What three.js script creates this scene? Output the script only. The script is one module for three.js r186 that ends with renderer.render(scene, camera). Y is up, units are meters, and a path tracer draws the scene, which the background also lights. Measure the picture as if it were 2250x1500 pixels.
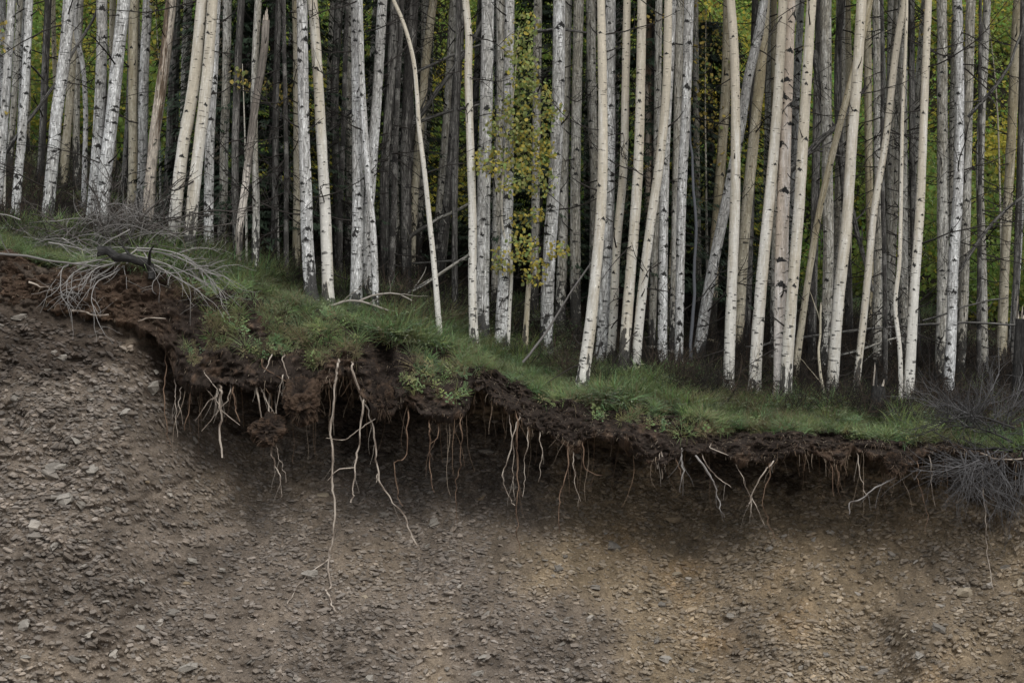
import * as THREE from 'three';
import { mergeGeometries } from 'three/addons/utils/BufferGeometryUtils.js';

// ------------------------------------------------------------------ camera, sky, sun, exposure
const W = 1024, H = 682;
const scene = new THREE.Scene();
const CAM_Z = 24, PPM = 180;                        // photograph pixels per metre on the plane z = 0
const camera = new THREE.PerspectiveCamera(2 * Math.atan(750 / PPM / CAM_Z) * 180 / Math.PI, W / H, 0.1, 400);
camera.position.set(0, 0, CAM_Z);
camera.lookAt(0, 0, 0);
const renderer = new THREE.WebGLRenderer({ antialias: true });
renderer.setSize(W, H);
renderer.toneMapping = THREE.LinearToneMapping;
renderer.toneMappingExposure = 1.15;
renderer.shadowMap.enabled = true;
{
  const w = 128, h = 64, d = new Float32Array(w * h * 4);
  for (let j = 0; j < h; j++) {
    const e = Math.sin(((j + 0.5) / h - 0.5) * Math.PI);
    const l = 1.5 * (e > 0 ? (1 + 2 * e) / 3 : 1 / 3);          // overcast: three times as bright overhead as at the horizon
    for (let i = 0; i < w; i++) d.set([l * 0.97, l, l * 1.05, 1], (j * w + i) * 4);
  }
  const sky = new THREE.DataTexture(d, w, h, THREE.RGBAFormat, THREE.FloatType);
  sky.mapping = THREE.EquirectangularReflectionMapping; sky.magFilter = THREE.LinearFilter; sky.needsUpdate = true;
  scene.background = sky; scene.environment = sky;
}
const sun = new THREE.DirectionalLight(new THREE.Color(1, 0.97, 0.92), 1.5);
sun.name = 'sun';
sun.position.set(9, 24, 20); sun.castShadow = true; sun.shadow.radius = 40;
Object.assign(sun.shadow.camera, { left: -16, right: 16, top: 16, bottom: -16, near: 1, far: 90 });
sun.shadow.mapSize.set(2048, 2048);
scene.add(sun, sun.target);

// ------------------------------------------------------------------ helpers
function mulberry(a) { return () => { a |= 0; a = a + 0x6D2B79F5 | 0; let t = Math.imul(a ^ a >>> 15, 1 | a); t = t + Math.imul(t ^ t >>> 7, 61 | t) ^ t; return ((t ^ t >>> 14) >>> 0) / 4294967296; }; }
const rnd = mulberry(20240917);
const R = (a, b) => a + (b - a) * rnd();
const clamp = (v, a, b) => v < a ? a : v > b ? b : v;
const lerp = (a, b, t) => a + (b - a) * t;
const smooth = (a, b, v) => { const t = clamp((v - a) / (b - a), 0, 1); return t * t * (3 - 2 * t); };
const hsh = new Float32Array(4096); { const r = mulberry(77); for (let i = 0; i < 4096; i++) hsh[i] = r() * 2 - 1; }
const h3 = (x, y, z) => hsh[(Math.imul(x, 374761393) + Math.imul(y, 668265263) + Math.imul(z, 1442695041) >>> 7 ^ Math.imul(x + y * 7 + z * 13, 2246822519) >>> 11) & 4095];
function vn(x, y, z) {
  const X = Math.floor(x), Y = Math.floor(y), Z = Math.floor(z); let a = x - X, b = y - Y, c = z - Z;
  a = a * a * (3 - 2 * a); b = b * b * (3 - 2 * b); c = c * c * (3 - 2 * c);
  const p = (i) => { const u = h3(X, Y, Z + i), v = h3(X + 1, Y, Z + i), s = h3(X, Y + 1, Z + i), t = h3(X + 1, Y + 1, Z + i); const m = u + (v - u) * a, n = s + (t - s) * a; return m + (n - m) * b; };
  const lo = p(0); return lo + (p(1) - lo) * c;
}
function vn2(x, y, per) {                                  // 2-D, wraps in x after per cells
  const X = Math.floor(x), Y = Math.floor(y); let a = x - X, b = y - Y; a = a * a * (3 - 2 * a); b = b * b * (3 - 2 * b);
  const x0 = per ? ((X % per) + per) % per : X, x1 = per ? (x0 + 1) % per : X + 1;
  const u = h3(x0, Y, 5), v = h3(x1, Y, 5), s = h3(x0, Y + 1, 5), t = h3(x1, Y + 1, 5); const m = u + (v - u) * a, n = s + (t - s) * a; return m + (n - m) * b;
}
function fbm(x, y, z, o = 4) { let s = 0, a = 0.5; for (let i = 0; i < o; i++) { s += a * vn(x, y, z); x = x * 2.03 + 11.3; y = y * 2.03 + 5.1; z = z * 2.03 + 7.7; a *= 0.5; } return s; }
function curve1(list) { const k = list.map((p) => p[0]), v = list.map((p) => p[1]); return (x) => { if (x <= k[0]) return v[0]; for (let i = 1; i < k.length; i++) if (x <= k[i]) return lerp(v[i - 1], v[i], (x - k[i - 1]) / (k[i] - k[i - 1])); return v[v.length - 1]; }; }
const scaleAt = (z) => PPM * CAM_Z / (CAM_Z - z);
const at = (px, py, z) => new THREE.Vector3((px - 1125) / scaleAt(z), (750 - py) / scaleAt(z), z);   // where a point of the photograph lies at depth z
const V = (x, y, z) => new THREE.Vector3(x, y, z);
const trace = (s) => s.trim().split(/\s+/).map((p) => p.split(',').map(Number));
const used = new Map();
function numbered(n) { const k = used.get(n) ?? 0; used.set(n, k + 1); return k ? `${n}_${String(k).padStart(3, '0')}` : n; }
function tag(o, label, category, group, kind) { o.userData.label = label; o.userData.category = category; if (group) o.userData.group = group; if (kind) o.userData.kind = kind; return o; }
function thing(name, label, category, pos, group) { const g = new THREE.Group(); g.name = numbered(name); g.position.copy(pos); tag(g, label, category, group); scene.add(g); return g; }
function mesh(name, geo, m, parent) { const o = new THREE.Mesh(geo, m); o.name = parent ? name : numbered(name); o.castShadow = o.receiveShadow = true; (parent ?? scene).add(o); return o; }
function structure(name, geo, m) { const o = mesh(name, geo, m); o.userData.kind = 'structure'; return o; }

class Geo {                                               // collects triangles
  constructor() { this.p = []; this.n = []; this.uv = []; this.c = []; this.i = []; this.hasC = false; }
  get count() { return this.p.length / 3; }
  vert(p, n, u, v, c) { this.p.push(p.x, p.y, p.z); this.n.push(n.x, n.y, n.z); this.uv.push(u, v); if (c) { this.c.push(c[0], c[1], c[2]); this.hasC = true; } return this.count - 1; }
  tri(a, b, c) { this.i.push(a, b, c); }
  tube(pts, radii, seg = 5, { cap = true, col, lumpy = 0, vScale = 1 } = {}) {
    const n = pts.length; let side = null, prev = null, run = 0; const rows = [];
    for (let k = 0; k < n; k++) {
      const t = V().subVectors(pts[Math.min(n - 1, k + 1)], pts[Math.max(0, k - 1)]).normalize();
      if (!side) { side = Math.abs(t.y) < 0.9 ? V(0, 1, 0).cross(t).normalize() : V(1, 0, 0).cross(t).normalize(); } else { side.sub(t.clone().multiplyScalar(side.dot(t))).normalize(); }
      const up = V().crossVectors(t, side); if (prev) run += prev.distanceTo(pts[k]); prev = pts[k];
      const row = [];
      for (let s = 0; s <= seg; s++) {
        const a = s / seg * Math.PI * 2, d = side.clone().multiplyScalar(Math.cos(a)).addScaledVector(up, Math.sin(a));
        let r = radii[k]; if (lumpy) { const q = s % seg; r *= 1 + lumpy * vn(Math.cos(a) * 1.7 + pts[k].x * 9, pts[k].y * 9 + q * 0.0, Math.sin(a) * 1.7 + 3); }
        row.push(this.vert(pts[k].clone().addScaledVector(d, r), d, s / seg, run * vScale, typeof col === 'function' ? col(k, s) : col));
      }
      rows.push(row);
    }
    for (let k = 0; k + 1 < n; k++) for (let s = 0; s < seg; s++) { const a = rows[k][s], b = rows[k][s + 1], c = rows[k + 1][s], d = rows[k + 1][s + 1]; this.tri(a, b, c); this.tri(b, d, c); }
    if (cap) for (const [k, sgn] of [[0, -1], [n - 1, 1]]) {
      const t = V().subVectors(pts[Math.min(n - 1, k + 1)], pts[Math.max(0, k - 1)]).normalize().multiplyScalar(sgn), m = this.vert(pts[k], t, 0.5, 0, typeof col === 'function' ? col(k, 0) : col);
      for (let s = 0; s < seg; s++) sgn > 0 ? this.tri(m, rows[k][s], rows[k][s + 1]) : this.tri(m, rows[k][s + 1], rows[k][s]);
    }
    return this;
  }
  leaf(c, dir, up, l, w, col) { this.flatLeaves = true;                            // a pointed oval leaf, folded a little along its rib
    const s = V().crossVectors(dir, up).normalize(), f = V().crossVectors(s, dir);
    const b = c, m1 = c.clone().addScaledVector(dir, l * 0.45), e = c.clone().addScaledVector(dir, l), q1 = m1.clone().addScaledVector(s, w / 2).addScaledVector(f, w * 0.12), q2 = m1.clone().addScaledVector(s, -w / 2).addScaledVector(f, w * 0.12);
    const q3 = c.clone().addScaledVector(dir, l * 0.78).addScaledVector(s, w * 0.33), q4 = c.clone().addScaledVector(dir, l * 0.78).addScaledVector(s, -w * 0.33);
    const i = [b, q1, q3, e, q4, q2].map((p) => this.vert(p, f, 0, 0, col));
    this.tri(i[0], i[1], i[5]); this.tri(i[1], i[2], i[5]); this.tri(i[2], i[4], i[5]); this.tri(i[2], i[3], i[4]);
  }
  blade(base, lean, len, w, bend, col) { this.flatLeaves = true;                   // a grass blade
    const s = V(-lean.z, 0, lean.x).normalize(); const ids = [];
    for (let k = 0; k < 4; k++) { const t = k / 3, p = base.clone(); p.y += len * (t - bend * t * t * 0.55); p.addScaledVector(lean, len * (t * 0.25 + bend * t * t * 0.75)); const ww = w * (1 - t * t) * 0.5; const nn = V(-lean.x * 0.4, 1, -lean.z * 0.4).normalize(); if (k < 3) { ids.push(this.vert(p.clone().addScaledVector(s, ww), nn, 0, t, col), this.vert(p.clone().addScaledVector(s, -ww), nn, 1, t, col)); } else ids.push(this.vert(p, nn, 0.5, 1, col)); }
    for (let k = 0; k < 2; k++) { const a = ids[k * 2]; this.tri(a, a + 1, a + 2); this.tri(a + 1, a + 3, a + 2); } this.tri(ids[4], ids[5], ids[6]);
  }
  build(recompute) {
    const g = new THREE.BufferGeometry();
    g.setAttribute('position', new THREE.Float32BufferAttribute(this.p, 3)); g.setAttribute('normal', new THREE.Float32BufferAttribute(this.n, 3)); g.setAttribute('uv', new THREE.Float32BufferAttribute(this.uv, 2));
    if (this.hasC) g.setAttribute('color', new THREE.Float32BufferAttribute(this.c, 3));
    g.setIndex(this.i); if (recompute || this.flatLeaves) g.computeVertexNormals(); return g;
  }
}
const lin = (r, g, b) => new THREE.Color().setRGB(r, g, b);
const flat = (r, g, b, o = {}) => new THREE.MeshPhysicalMaterial({ color: lin(r, g, b), roughness: 0.95, specularIntensity: 0.25, ...o });
function canvasTex(w, h, fn) {                             // fn(i, j, out) writes linear colour
  const d = new Uint8Array(w * h * 4), o = [0, 0, 0];
  for (let j = 0; j < h; j++) for (let i = 0; i < w; i++) { fn(i, j, o); const k = (j * w + i) * 4; for (let c = 0; c < 3; c++) d[k + c] = 255 * Math.pow(clamp(o[c], 0, 1), 1 / 2.2) + 0.5; d[k + 3] = 255; }
  const t = new THREE.DataTexture(d, w, h, THREE.RGBAFormat); t.colorSpace = THREE.SRGBColorSpace; t.magFilter = THREE.LinearFilter; t.minFilter = THREE.LinearMipmapLinearFilter; t.generateMipmaps = true; t.wrapS = t.wrapT = THREE.RepeatWrapping; t.needsUpdate = true; return t;
}

// ------------------------------------------------------------------ the lie of the land
const crestPy = curve1(trace('-400,505 -100,535 0,552 120,580 300,590 400,598 480,612 560,640 620,662 700,692 800,722 900,748 1000,778 1060,805 1120,838 1200,868 1280,880 1400,890 1500,908 1600,935 1700,942 1800,945 1900,957 2000,965 2080,972 2150,982 2250,992 2700,1030'));
const footPy = curve1(trace('-400,600 0,655 60,672 130,690 200,695 300,712 345,740 375,800 395,835 450,852 520,845 560,858 610,862 640,910 665,918 690,880 720,850 760,828 800,872 830,898 862,905 890,893 930,912 985,915 1025,905 1045,850 1062,845 1085,882 1130,905 1160,940 1215,965 1260,992 1285,968 1320,958 1375,965 1400,1003 1430,1020 1470,1018 1500,990 1560,1000 1600,1005 1690,1024 1735,990 1790,1000 1840,1025 1870,995 1920,1000 1965,1038 2000,1018 2060,985 2120,998 2200,1015 2250,1025 2700,1070'));
const footSmoothPy = (p) => { let s = 0; for (let k = -4; k <= 4; k++) s += footPy(p + k * 28); return s / 9; };
const crestZ = curve1(trace('-400,-0.1 0,-0.1 380,-0.25 450,-0.55 560,-0.6 760,-0.45 850,-0.3 950,-0.4 1060,-0.45 1150,-0.3 1300,-0.25 1600,-0.2 1900,-0.12 2250,-0.15 2700,-0.15'));
const footZ = curve1(trace('-400,0.12 0,0.12 300,0.12 380,0.15 450,0.32 640,0.4 690,0.3 760,0.22 815,0.3 880,0.34 1000,0.4 1045,0.1 1130,0.2 1300,0.2 1450,0.3 1500,0.22 1700,0.24 1900,0.2 2050,0.15 2250,0.12 2700,0.1'));
const px0 = (x) => 1125 + x * PPM;
const crestY = (x) => { const p = px0(x); return (750 - crestPy(p)) / scaleAt(crestZ(p)); };
const footY = (x) => (750 - footPy(px0(x))) / scaleAt(footZ(px0(x)));
const footYs = (x) => (750 - footSmoothPy(px0(x))) / PPM;
const meanCrest = (x) => 0.05 - 0.19 * x;                 // the fall of the whole hill from left to right
function ground(x, z) {
  const d = Math.max(0, crestZ(px0(x)) - z);
  const l = lerp(crestY(x), clamp(meanCrest(x), -1.6, 1.6), smooth(0.5, 5, d)) * (1 - smooth(11, 24, d) * 0.6);
  const rise = 0.3 * Math.min(d, 0.8) + 0.15 * Math.max(0, Math.min(d - 0.8, 11.2)) + (d > 12 ? 0.78 * (d - 12) - 0.63 * 2.5 * (1 - Math.exp(-(d - 12) / 2.5)) : 0);
  return l + rise + fbm(x * 0.9, z * 0.9, 3, 3) * 0.12 * smooth(0, 1, d) + fbm(x * 5, z * 5, 9, 2) * 0.03;
}
function standAt(px, py) {                                // the spot of ground seen at a point of the photograph
  for (let z = 0.1; z > -22; z -= 0.02) { const p = at(px, py, z); if (z < crestZ(px0(p.x)) && ground(p.x, z) >= p.y) { p.y = ground(p.x, z); return p; } }
  const p = at(px, py, -10); p.y = ground(p.x, p.z); return p;
}
// the cut bank: how far forward its face stands, by x and height
const bankZ0 = curve1(trace('-400,0.12 0,0.1 200,0.02 300,-0.05 340,-0.35 430,-1.5 520,-2.1 800,-2.4 1050,-2.4 1200,-2.1 1500,-2.1 1800,-1.9 2000,-1.6 2100,-1.2 2250,-0.6 2700,-0.5'));
const blob = (x, y, cx, cy, rx, ry) => Math.exp(-(((x - cx) / rx) ** 2 + ((y - cy) / ry) ** 2));
function bankZ(x, y) {
  const p = px0(x), h = footYs(x) - y, hp = Math.max(0, h);
  let z = bankZ0(p) * (1 - smooth(0.35, 3.3, hp)) + 0.58 * hp + Math.min(0, h) * 0.2;
  z += fbm(x * 0.55, y * 0.5, 21, 3) * 0.42 * smooth(0, 1.2, hp);
  z += fbm(x * 1.9 + y * 0.5, y * 1.9, 31, 3) * 0.16;
  z += (Math.abs(fbm(x * 4.5, y * 5.5, 41, 3)) - 0.12) * 0.10;
  z += fbm(x * 13 + y * 5, y * 19, 51, 3) * 0.085 + (Math.abs(vn(x * 9, y * 13, 57)) - 0.3) * 0.05;
  const X = p, Y = 750 - y * PPM;                          // features of the face, placed by where they stand on it
  z += 0.32 * smooth(1930, 1985, X + (1420 - Y) * 0.18) * smooth(1290, 1360, Y) * (1 - smooth(2060, 2140, X));
  z -= 0.34 * blob(X, Y, 1890, 1440, 70, 120) + 0.4 * blob(X, Y, 2205, 1180, 55, 42) + 0.1 * blob(X, Y, 560, 1400, 40, 25) + 0.12 * blob(X, Y, 1040, 1415, 40, 22);
  z += 0.14 * smooth(1180, 1260, X) * blob(0, Y, 0, 1330, 1, 130) * (1 - smooth(1700, 1900, X));
  const crack = Math.abs(X - 2048 - 10 * Math.sin(Y * 0.05)); if (Y > 1340 && Y < 1480 && crack < 7) z -= 0.06 * (1 - crack / 7);
  return z;
}
const bankPoint = (x, y) => V(x, y, bankZ(x, y));
function bankNormal(x, y, e = 0.05) { return V(-(bankZ(x + e, y) - bankZ(x - e, y)) / (2 * e), -(bankZ(x, y + e) - bankZ(x, y - e)) / (2 * e), 1).normalize(); }
// the turf that overhangs it: t runs over the top, down the face and back under it
function turf(x, t, rough = true) {
  const p = px0(x), zc = crestZ(p), zf = footZ(p), yc = crestY(x), yf = footY(x); let y, z, nz, ny, amp;
  if (t < 0.25) { z = zc - 1.6 * (1 - t / 0.25); y = ground(x, z) + 0.012; nz = 0.2; ny = 0.98; amp = 0.35 * smooth(0.1, 0.25, t); }
  else if (t < 0.62) { const q = (t - 0.25) / 0.37; y = lerp(yc, yf, q); z = lerp(zc, zf, Math.pow(q, 0.8)) + 0.1 * Math.sin(Math.PI * q); nz = 0.9; ny = 0.4 - 0.5 * q; amp = 1; }
  else { const q = (t - 0.62) / 0.38; z = zf - q * (zf + 2.7); y = yf + 0.12 * Math.min(1, q * 5) + 0.35 * q - 0.03 * Math.sin(Math.min(1, q * 6) * Math.PI); nz = 0.2; ny = -0.9; amp = 1.1; }
  if (rough) {
    const k = amp * (fbm(x * 2.6, y * 2.6, z * 2.6 + 8, 3) * 0.34 + (Math.abs(fbm(x * 6, y * 8, z * 6, 3)) - 0.15) * 0.2 + fbm(x * 22, y * 30, z * 22, 3) * 0.09);
    z += nz * k; y += ny * k * 0.8;
    if (t >= 0.25 && t < 0.62) { const Y = 750 - y * PPM; z -= 0.55 * blob(p, Y, 842, 805, 24, 55) + 0.3 * blob(p, Y, 1052, 880, 16, 40) + 0.25 * blob(p, Y, 595, 800, 30, 20); }
  }
  return V(x, y, z);
}

function sheet(xs, n, fn, colour, uvOf) {
  const cols = xs.length, P = new Float32Array(cols * n * 3), C = new Float32Array(cols * n * 3), U = new Float32Array(cols * n * 2), I = new Uint32Array((cols - 1) * (n - 1) * 6); let k = 0;
  const c = [0, 0, 0];
  for (let i = 0; i < cols; i++) for (let j = 0; j < n; j++) { const v = fn(xs[i], j), m = i * n + j; P.set([v.x, v.y, v.z], m * 3); colour(v, j, c); C.set(c, m * 3); const u = uvOf(v, j); U[m * 2] = u[0]; U[m * 2 + 1] = u[1]; }
  for (let i = 0; i + 1 < cols; i++) for (let j = 0; j + 1 < n; j++) { const a = i * n + j, b = a + n; I[k++] = a; I[k++] = a + 1; I[k++] = b; I[k++] = b; I[k++] = a + 1; I[k++] = b + 1; }
  const g = new THREE.BufferGeometry(); g.setAttribute('position', new THREE.BufferAttribute(P, 3)); g.setAttribute('color', new THREE.BufferAttribute(C, 3)); g.setAttribute('uv', new THREE.BufferAttribute(U, 2)); g.setIndex(new THREE.BufferAttribute(I, 1)); g.computeVertexNormals(); return g;
}
const span = (a, b, s) => { const n = Math.round(Math.abs(b - a) / s); return Array.from({ length: n + 1 }, (_, i) => a + (b - a) * i / n); };
const soilGrain = canvasTex(1024, 1024, (i, j, o) => {
  const u = i / 1024, v = j / 1024; let s = 1 + 0.22 * vn2(u * 64, v * 64, 64) + 0.22 * vn2(u * 180, v * 160, 180) + 0.22 * vn2(u * 400, v * 400, 400) + 0.12 * vn2(u * 16, v * 16, 16);
  s = clamp(s * 0.7, 0.15, 1); o[0] = s; o[1] = s * 0.985; o[2] = s * 0.97;
});
const soilBump = canvasTex(1024, 1024, (i, j, o) => { const u = i / 1024, v = j / 1024; const s = 0.5 + 0.2 * vn2(u * 40, v * 40, 40) + 0.2 * vn2(u * 110, v * 100, 110) + 0.12 * vn2(u * 300, v * 300, 300); o[0] = o[1] = o[2] = clamp(s, 0, 1); });
soilBump.colorSpace = THREE.NoColorSpace;
const soilMat = new THREE.MeshPhysicalMaterial({ specularIntensity: 0.3, vertexColors: true, map: soilGrain, bumpMap: soilBump, bumpScale: 0.028, roughness: 0.97 });

// colour of the mineral soil: grey brown, tan and ochre beds
function soilColour(v, c) {
  const p = px0(v.x), Y = 750 - v.y * PPM, n = fbm(v.x * 1.1, v.y * 1.1, 61, 4), m = fbm(v.x * 5, v.y * 6, 71, 3);
  const tan = clamp(smooth(1050, 1500, p + n * 500) * (0.55 + 0.6 * n + 0.35) + 0.25 * smooth(0.15, 0.45, n), 0, 1);
  let r = lerp(0.205, 0.262, tan), g = lerp(0.168, 0.203, tan), b = lerp(0.134, 0.134, tan);
  const och = clamp(blob(p, Y, 1510, 1285, 60, 45) + blob(p, Y, 1400, 1195, 70, 35) + 0.9 * blob(p, Y, 1570, 1400, 90, 30) + 0.7 * blob(p, Y, 1720, 1340, 60, 80) + 0.6 * blob(p, Y, 2010, 1460, 50, 70), 0, 1) * clamp(0.6 + m * 2.2, 0, 1);
  r = lerp(r, 0.27, och * 0.55); g = lerp(g, 0.17, och * 0.55); b = lerp(b, 0.075, och * 0.55);
  const hum = smooth(0.62, 0.42, (footYs(v.x) - v.y) + n * 0.7 + m * 0.5) * 0.7;              // the dark upper horizon of the soil, with a ragged lower edge
  r = lerp(r, 0.07, hum); g = lerp(g, 0.052, hum); b = lerp(b, 0.04, hum);
  const k = 1 + 0.5 * m + 0.35 * n; c[0] = r * k; c[1] = g * k; c[2] = b * k;
}
const bankRows = [...span(-0.5, 5.0, 0.016), ...span(5.1, 9, 0.15)];
const bankXs = [...span(-15, -7.4, 0.12), ...span(-7.38, 7.38, 0.016), ...span(7.5, 15, 0.12)];
const bank = structure('bank_slope', sheet(bankXs, bankRows.length, (x, j) => bankPoint(x, footYs(x) - bankRows[j]), (v, j, c) => soilColour(v, c), (v, j) => [v.x / 1.3, (v.y - v.z * 0.7) / 1.3]), soilMat);
bank.userData.label = 'steep eroded bank of stony grey brown and tan soil';
{ // the valley floor below the bank, which runs on to the horizon
  const g = new THREE.PlaneGeometry(400, 400, 8, 8); g.rotateX(-Math.PI / 2); const o = structure('ground', g, flat(0.16, 0.14, 0.12)); o.position.set(0, -9.0, 150); o.userData.label = 'stony valley floor below the bank';
}
// forest floor and hillside
{
  const zs = [...span(-1.2, -8, 0.08), ...span(-8.3, -46, 0.5)];
  const g = sheet([...span(-26, -9, 0.5), ...span(-8.9, 8.9, 0.08), ...span(9, 26, 0.5)], zs.length, (x, j) => V(x, ground(x, zs[j]) - 0.012, zs[j]), (v, j, c) => {
    const n = fbm(v.x * 1.7, v.z * 1.7, 81, 4), gr = smooth(-0.1, 0.3, n) * 0.6; const k = 1 + 0.4 * vn(v.x * 9, v.z * 9, 3);
    c[0] = lerp(0.045, 0.05, gr) * k; c[1] = lerp(0.037, 0.065, gr) * k; c[2] = lerp(0.027, 0.03, gr) * k;
  }, (v) => [v.x / 1.3, v.z / 1.3]);
  structure('forest_floor', g, soilMat).userData.label = 'dark leaf strewn forest floor rising to a green hillside';
}
// overhanging turf
const TN = 126; const turfT = [...span(0, 0.25, 0.01), ...span(0.2545, 0.62, 0.0062), ...span(0.627, 1, 0.0115)];
const turfXs = [...span(-15, -7.4, 0.12), ...span(-7.38, 7.38, 0.017), ...span(7.5, 15, 0.12)];
const turfGeo = sheet(turfXs, turfT.length, (x, j) => turf(x, turfT[j]), (v, j, c) => {
  const t = turfT[j], n = fbm(v.x * 2.2, v.y * 3, v.z * 2 + 4, 4), m = fbm(v.x * 11, v.y * 11, v.z * 11, 3);
  const red = smooth(0.0, 0.25, n + 0.5 * m + 0.22 * smooth(0.5, 0.62, t) - 0.22), leftBare = smooth(430, 250, px0(v.x));
  let r = lerp(0.052, 0.108, red), g = lerp(0.040, 0.074, red), b = lerp(0.033, 0.053, red);
  r = lerp(r, 0.13, leftBare * 0.6); g = lerp(g, 0.085, leftBare * 0.6); b = lerp(b, 0.057, leftBare * 0.6);
  const k = 1 + 0.7 * m; c[0] = r * k; c[1] = g * k; c[2] = b * k;
}, (v, j) => [v.x / 1.1, turfT[j] * 2.6 / 1.1]);
const overhang = structure('turf_overhang', turfGeo, new THREE.MeshPhysicalMaterial({ specularIntensity: 0.25, vertexColors: true, map: soilGrain, bumpMap: soilBump, bumpScale: 0.03, roughness: 0.98 }));
overhang.userData.label = 'ragged overhanging edge of dark turf soil and root mat';

console.log('land', performance.now() | 0);
// ------------------------------------------------------------------ bark
// each texture shows 6 m of one trunk, base at the bottom; u runs round the trunk
function bark(seed, o) {
  const w = 256, h = 2048, r = mulberry(seed * 991 + 7), knots = [];
  for (let v = 0.1 + r() * 0.1; v < 6; v += o.gap * (0.35 + 1.3 * r())) knots.push({ v, u: r(), a: (0.5 + r()) * o.knot, b: r(), eye: r() < o.eye });
  const lent = []; for (let k = 0; k < o.lent; k++) lent.push({ v: r() * 6, u: r(), a: 0.01 + r() * r() * 0.07, t: 0.003 + r() * 0.004 });
  const dark = new Float32Array(w * h), circ = 0.62, so = seed * 37.7;
  const stamp = (u, v, a, t, f) => {                        // f(dx, dy) in units of the half sizes
    const i0 = Math.round(u * w), j0 = Math.round(v / 6 * h), ri = Math.ceil(a / circ * w) + 1, rj = Math.ceil(t / 6 * h) + 1;
    for (let j = -rj; j <= rj; j++) { const y = j0 + j; if (y < 0 || y >= h) continue; for (let i = -ri; i <= ri; i++) { const x = ((i0 + i) % w + w) % w, d = f(i / w * circ / a, j / h * 6 / t); if (d > dark[y * w + x]) dark[y * w + x] = d; } }
  };
  for (const l of lent) stamp(l.u, l.v, l.a, l.t, (x, y) => x * x + y * y < 1 ? 0.75 : 0);
  for (const k of knots) {
    const a = k.a * 0.036, t = a * (0.3 + 0.3 * k.b), wv = k.b * 9;
    stamp(k.u, k.v, a * 2.2, t * 2.8, (x, y) => { const X = x * 2.2, Y = y * 2.8 + 0.5 * vn2(X * 2.5 + wv, wv, 0); const e = X * X * (Y > 0 ? 1.3 : 0.75) + Y * Y * (Y > 0 ? 0.55 : 1.6) + 0.5 * vn2(X * 4 + wv, Y * 4, 0); const core = e < 1 ? 1 : 0; const brow = k.eye && Math.abs(Y - (0.8 - 0.5 * X * X)) < 0.26 && Math.abs(X) < 2.1 ? 0.85 : 0; return Math.max(core, brow); });
  }
  const c1 = o.c1, c2 = o.c2, sp = o.speck, ba = o.base * (0.25 + 1.3 * r() * r());
  { let v = 0.05; while (v < 1.6) { const a = 0.02 + 0.05 * r(); stamp(r(), v, a, 0.006 + 0.008 * r(), (x, y) => x * x + y * y * (1 + x) < 1 ? 0.85 : 0); v += 0.025 + v * 0.12 * r(); } }
  return canvasTex(w, h, (i, j, out) => {
    const u = i / w, v = j / h * 6, n1 = vn2(u * 4, v * 1.1 + so, 4), n2 = vn2(u * 12, v * 4 + so, 12), n3 = vn2(u * 40, v * 22 + so, 40), n4 = vn2(u * 90, v * 45 + so, 90), hz = vn2(u * 6, v * 90 + so, 6), vt = vn2(u * 48, v * 6 + so, 48);
    let mix = clamp(0.5 + (0.8 * n1 + 0.35 * vt) * (o.contrast ?? 0.8) + 0.35 * n2 + 0.25 * n3 + (v - o.turn) * -o.turnK, 0, 1); // c1 bare bark, c2 bloom on it
    if (o.band) mix = smooth(o.band[0], o.band[0] + 0.08, v + 0.15 * vt) * smooth(o.band[1], o.band[1] - 0.1, v + 0.25 * vt) + 0.2 * mix;
    let R_ = lerp(c1[0], c2[0], mix), G_ = lerp(c1[1], c2[1], mix), B_ = lerp(c1[2], c2[2], mix);
    let k = 1 + 0.10 * n2 + o.grain * (0.75 * n3 + 0.6 * n4 + 0.4 * vt) + 0.07 * hz;
    if (n4 + 0.4 * n3 > sp) k *= 1.3;
    const f = smooth(ba * 1.0, ba * 0.15, v + 0.28 * n2 + 0.2 * n1);                          // furrowed dark bark at the foot
    const fur = f > 0.01 ? smooth(0.15, -0.25, vn2(u * 14, v * 14 + so, 14) + 0.7 * vn2(u * 34, v * 40 + so, 34) + 0.3 * n4 - f * 1.05 + 0.1) : 0;
    const crack = o.crack && vn2(u * 22, v * 3.2 + so + 40, 22) + 0.4 * n3 > 0.95 - o.crack ? 0.65 : 0;
    const d = Math.max(dark[j * w + i], fur * (0.9 + 0.1 * n3), crack);
    const D = 0.024 + 0.014 * n3 + 0.012 * n4;
    out[0] = lerp(R_ * k, D * 1.05, d); out[1] = lerp(G_ * k, D, d); out[2] = lerp(B_ * k, D * 0.95, d);
  });
}
const cream = { c1: [0.50, 0.45, 0.36], c2: [0.58, 0.56, 0.51], gap: 0.2, knot: 0.8, eye: 0.5, lent: 210, speck: 0.95, base: 0.4, grain: 0.10, crack: 0, turn: 1.8, turnK: 0.28 };
const white = { c1: [0.34, 0.33, 0.31], c2: [0.49, 0.49, 0.48], gap: 0.1, knot: 1.2, eye: 0.7, lent: 380, speck: 0.66, base: 0.55, grain: 0.46, crack: 0.06, turn: 2.0, turnK: 0.12 };
const grey = { c1: [0.27, 0.25, 0.205], c2: [0.37, 0.36, 0.33], gap: 0.16, knot: 0.95, eye: 0.6, lent: 200, speck: 0.6, base: 0.9, grain: 0.5, crack: 0.08, turn: 2, turnK: 0.05 };
const olive = { c1: [0.34, 0.29, 0.19], c2: [0.46, 0.42, 0.33], gap: 0.35, knot: 0.8, eye: 0.5, lent: 160, speck: 0.8, base: 0.7, grain: 0.2, crack: 0.03, turn: 2, turnK: 0.08 };
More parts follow.
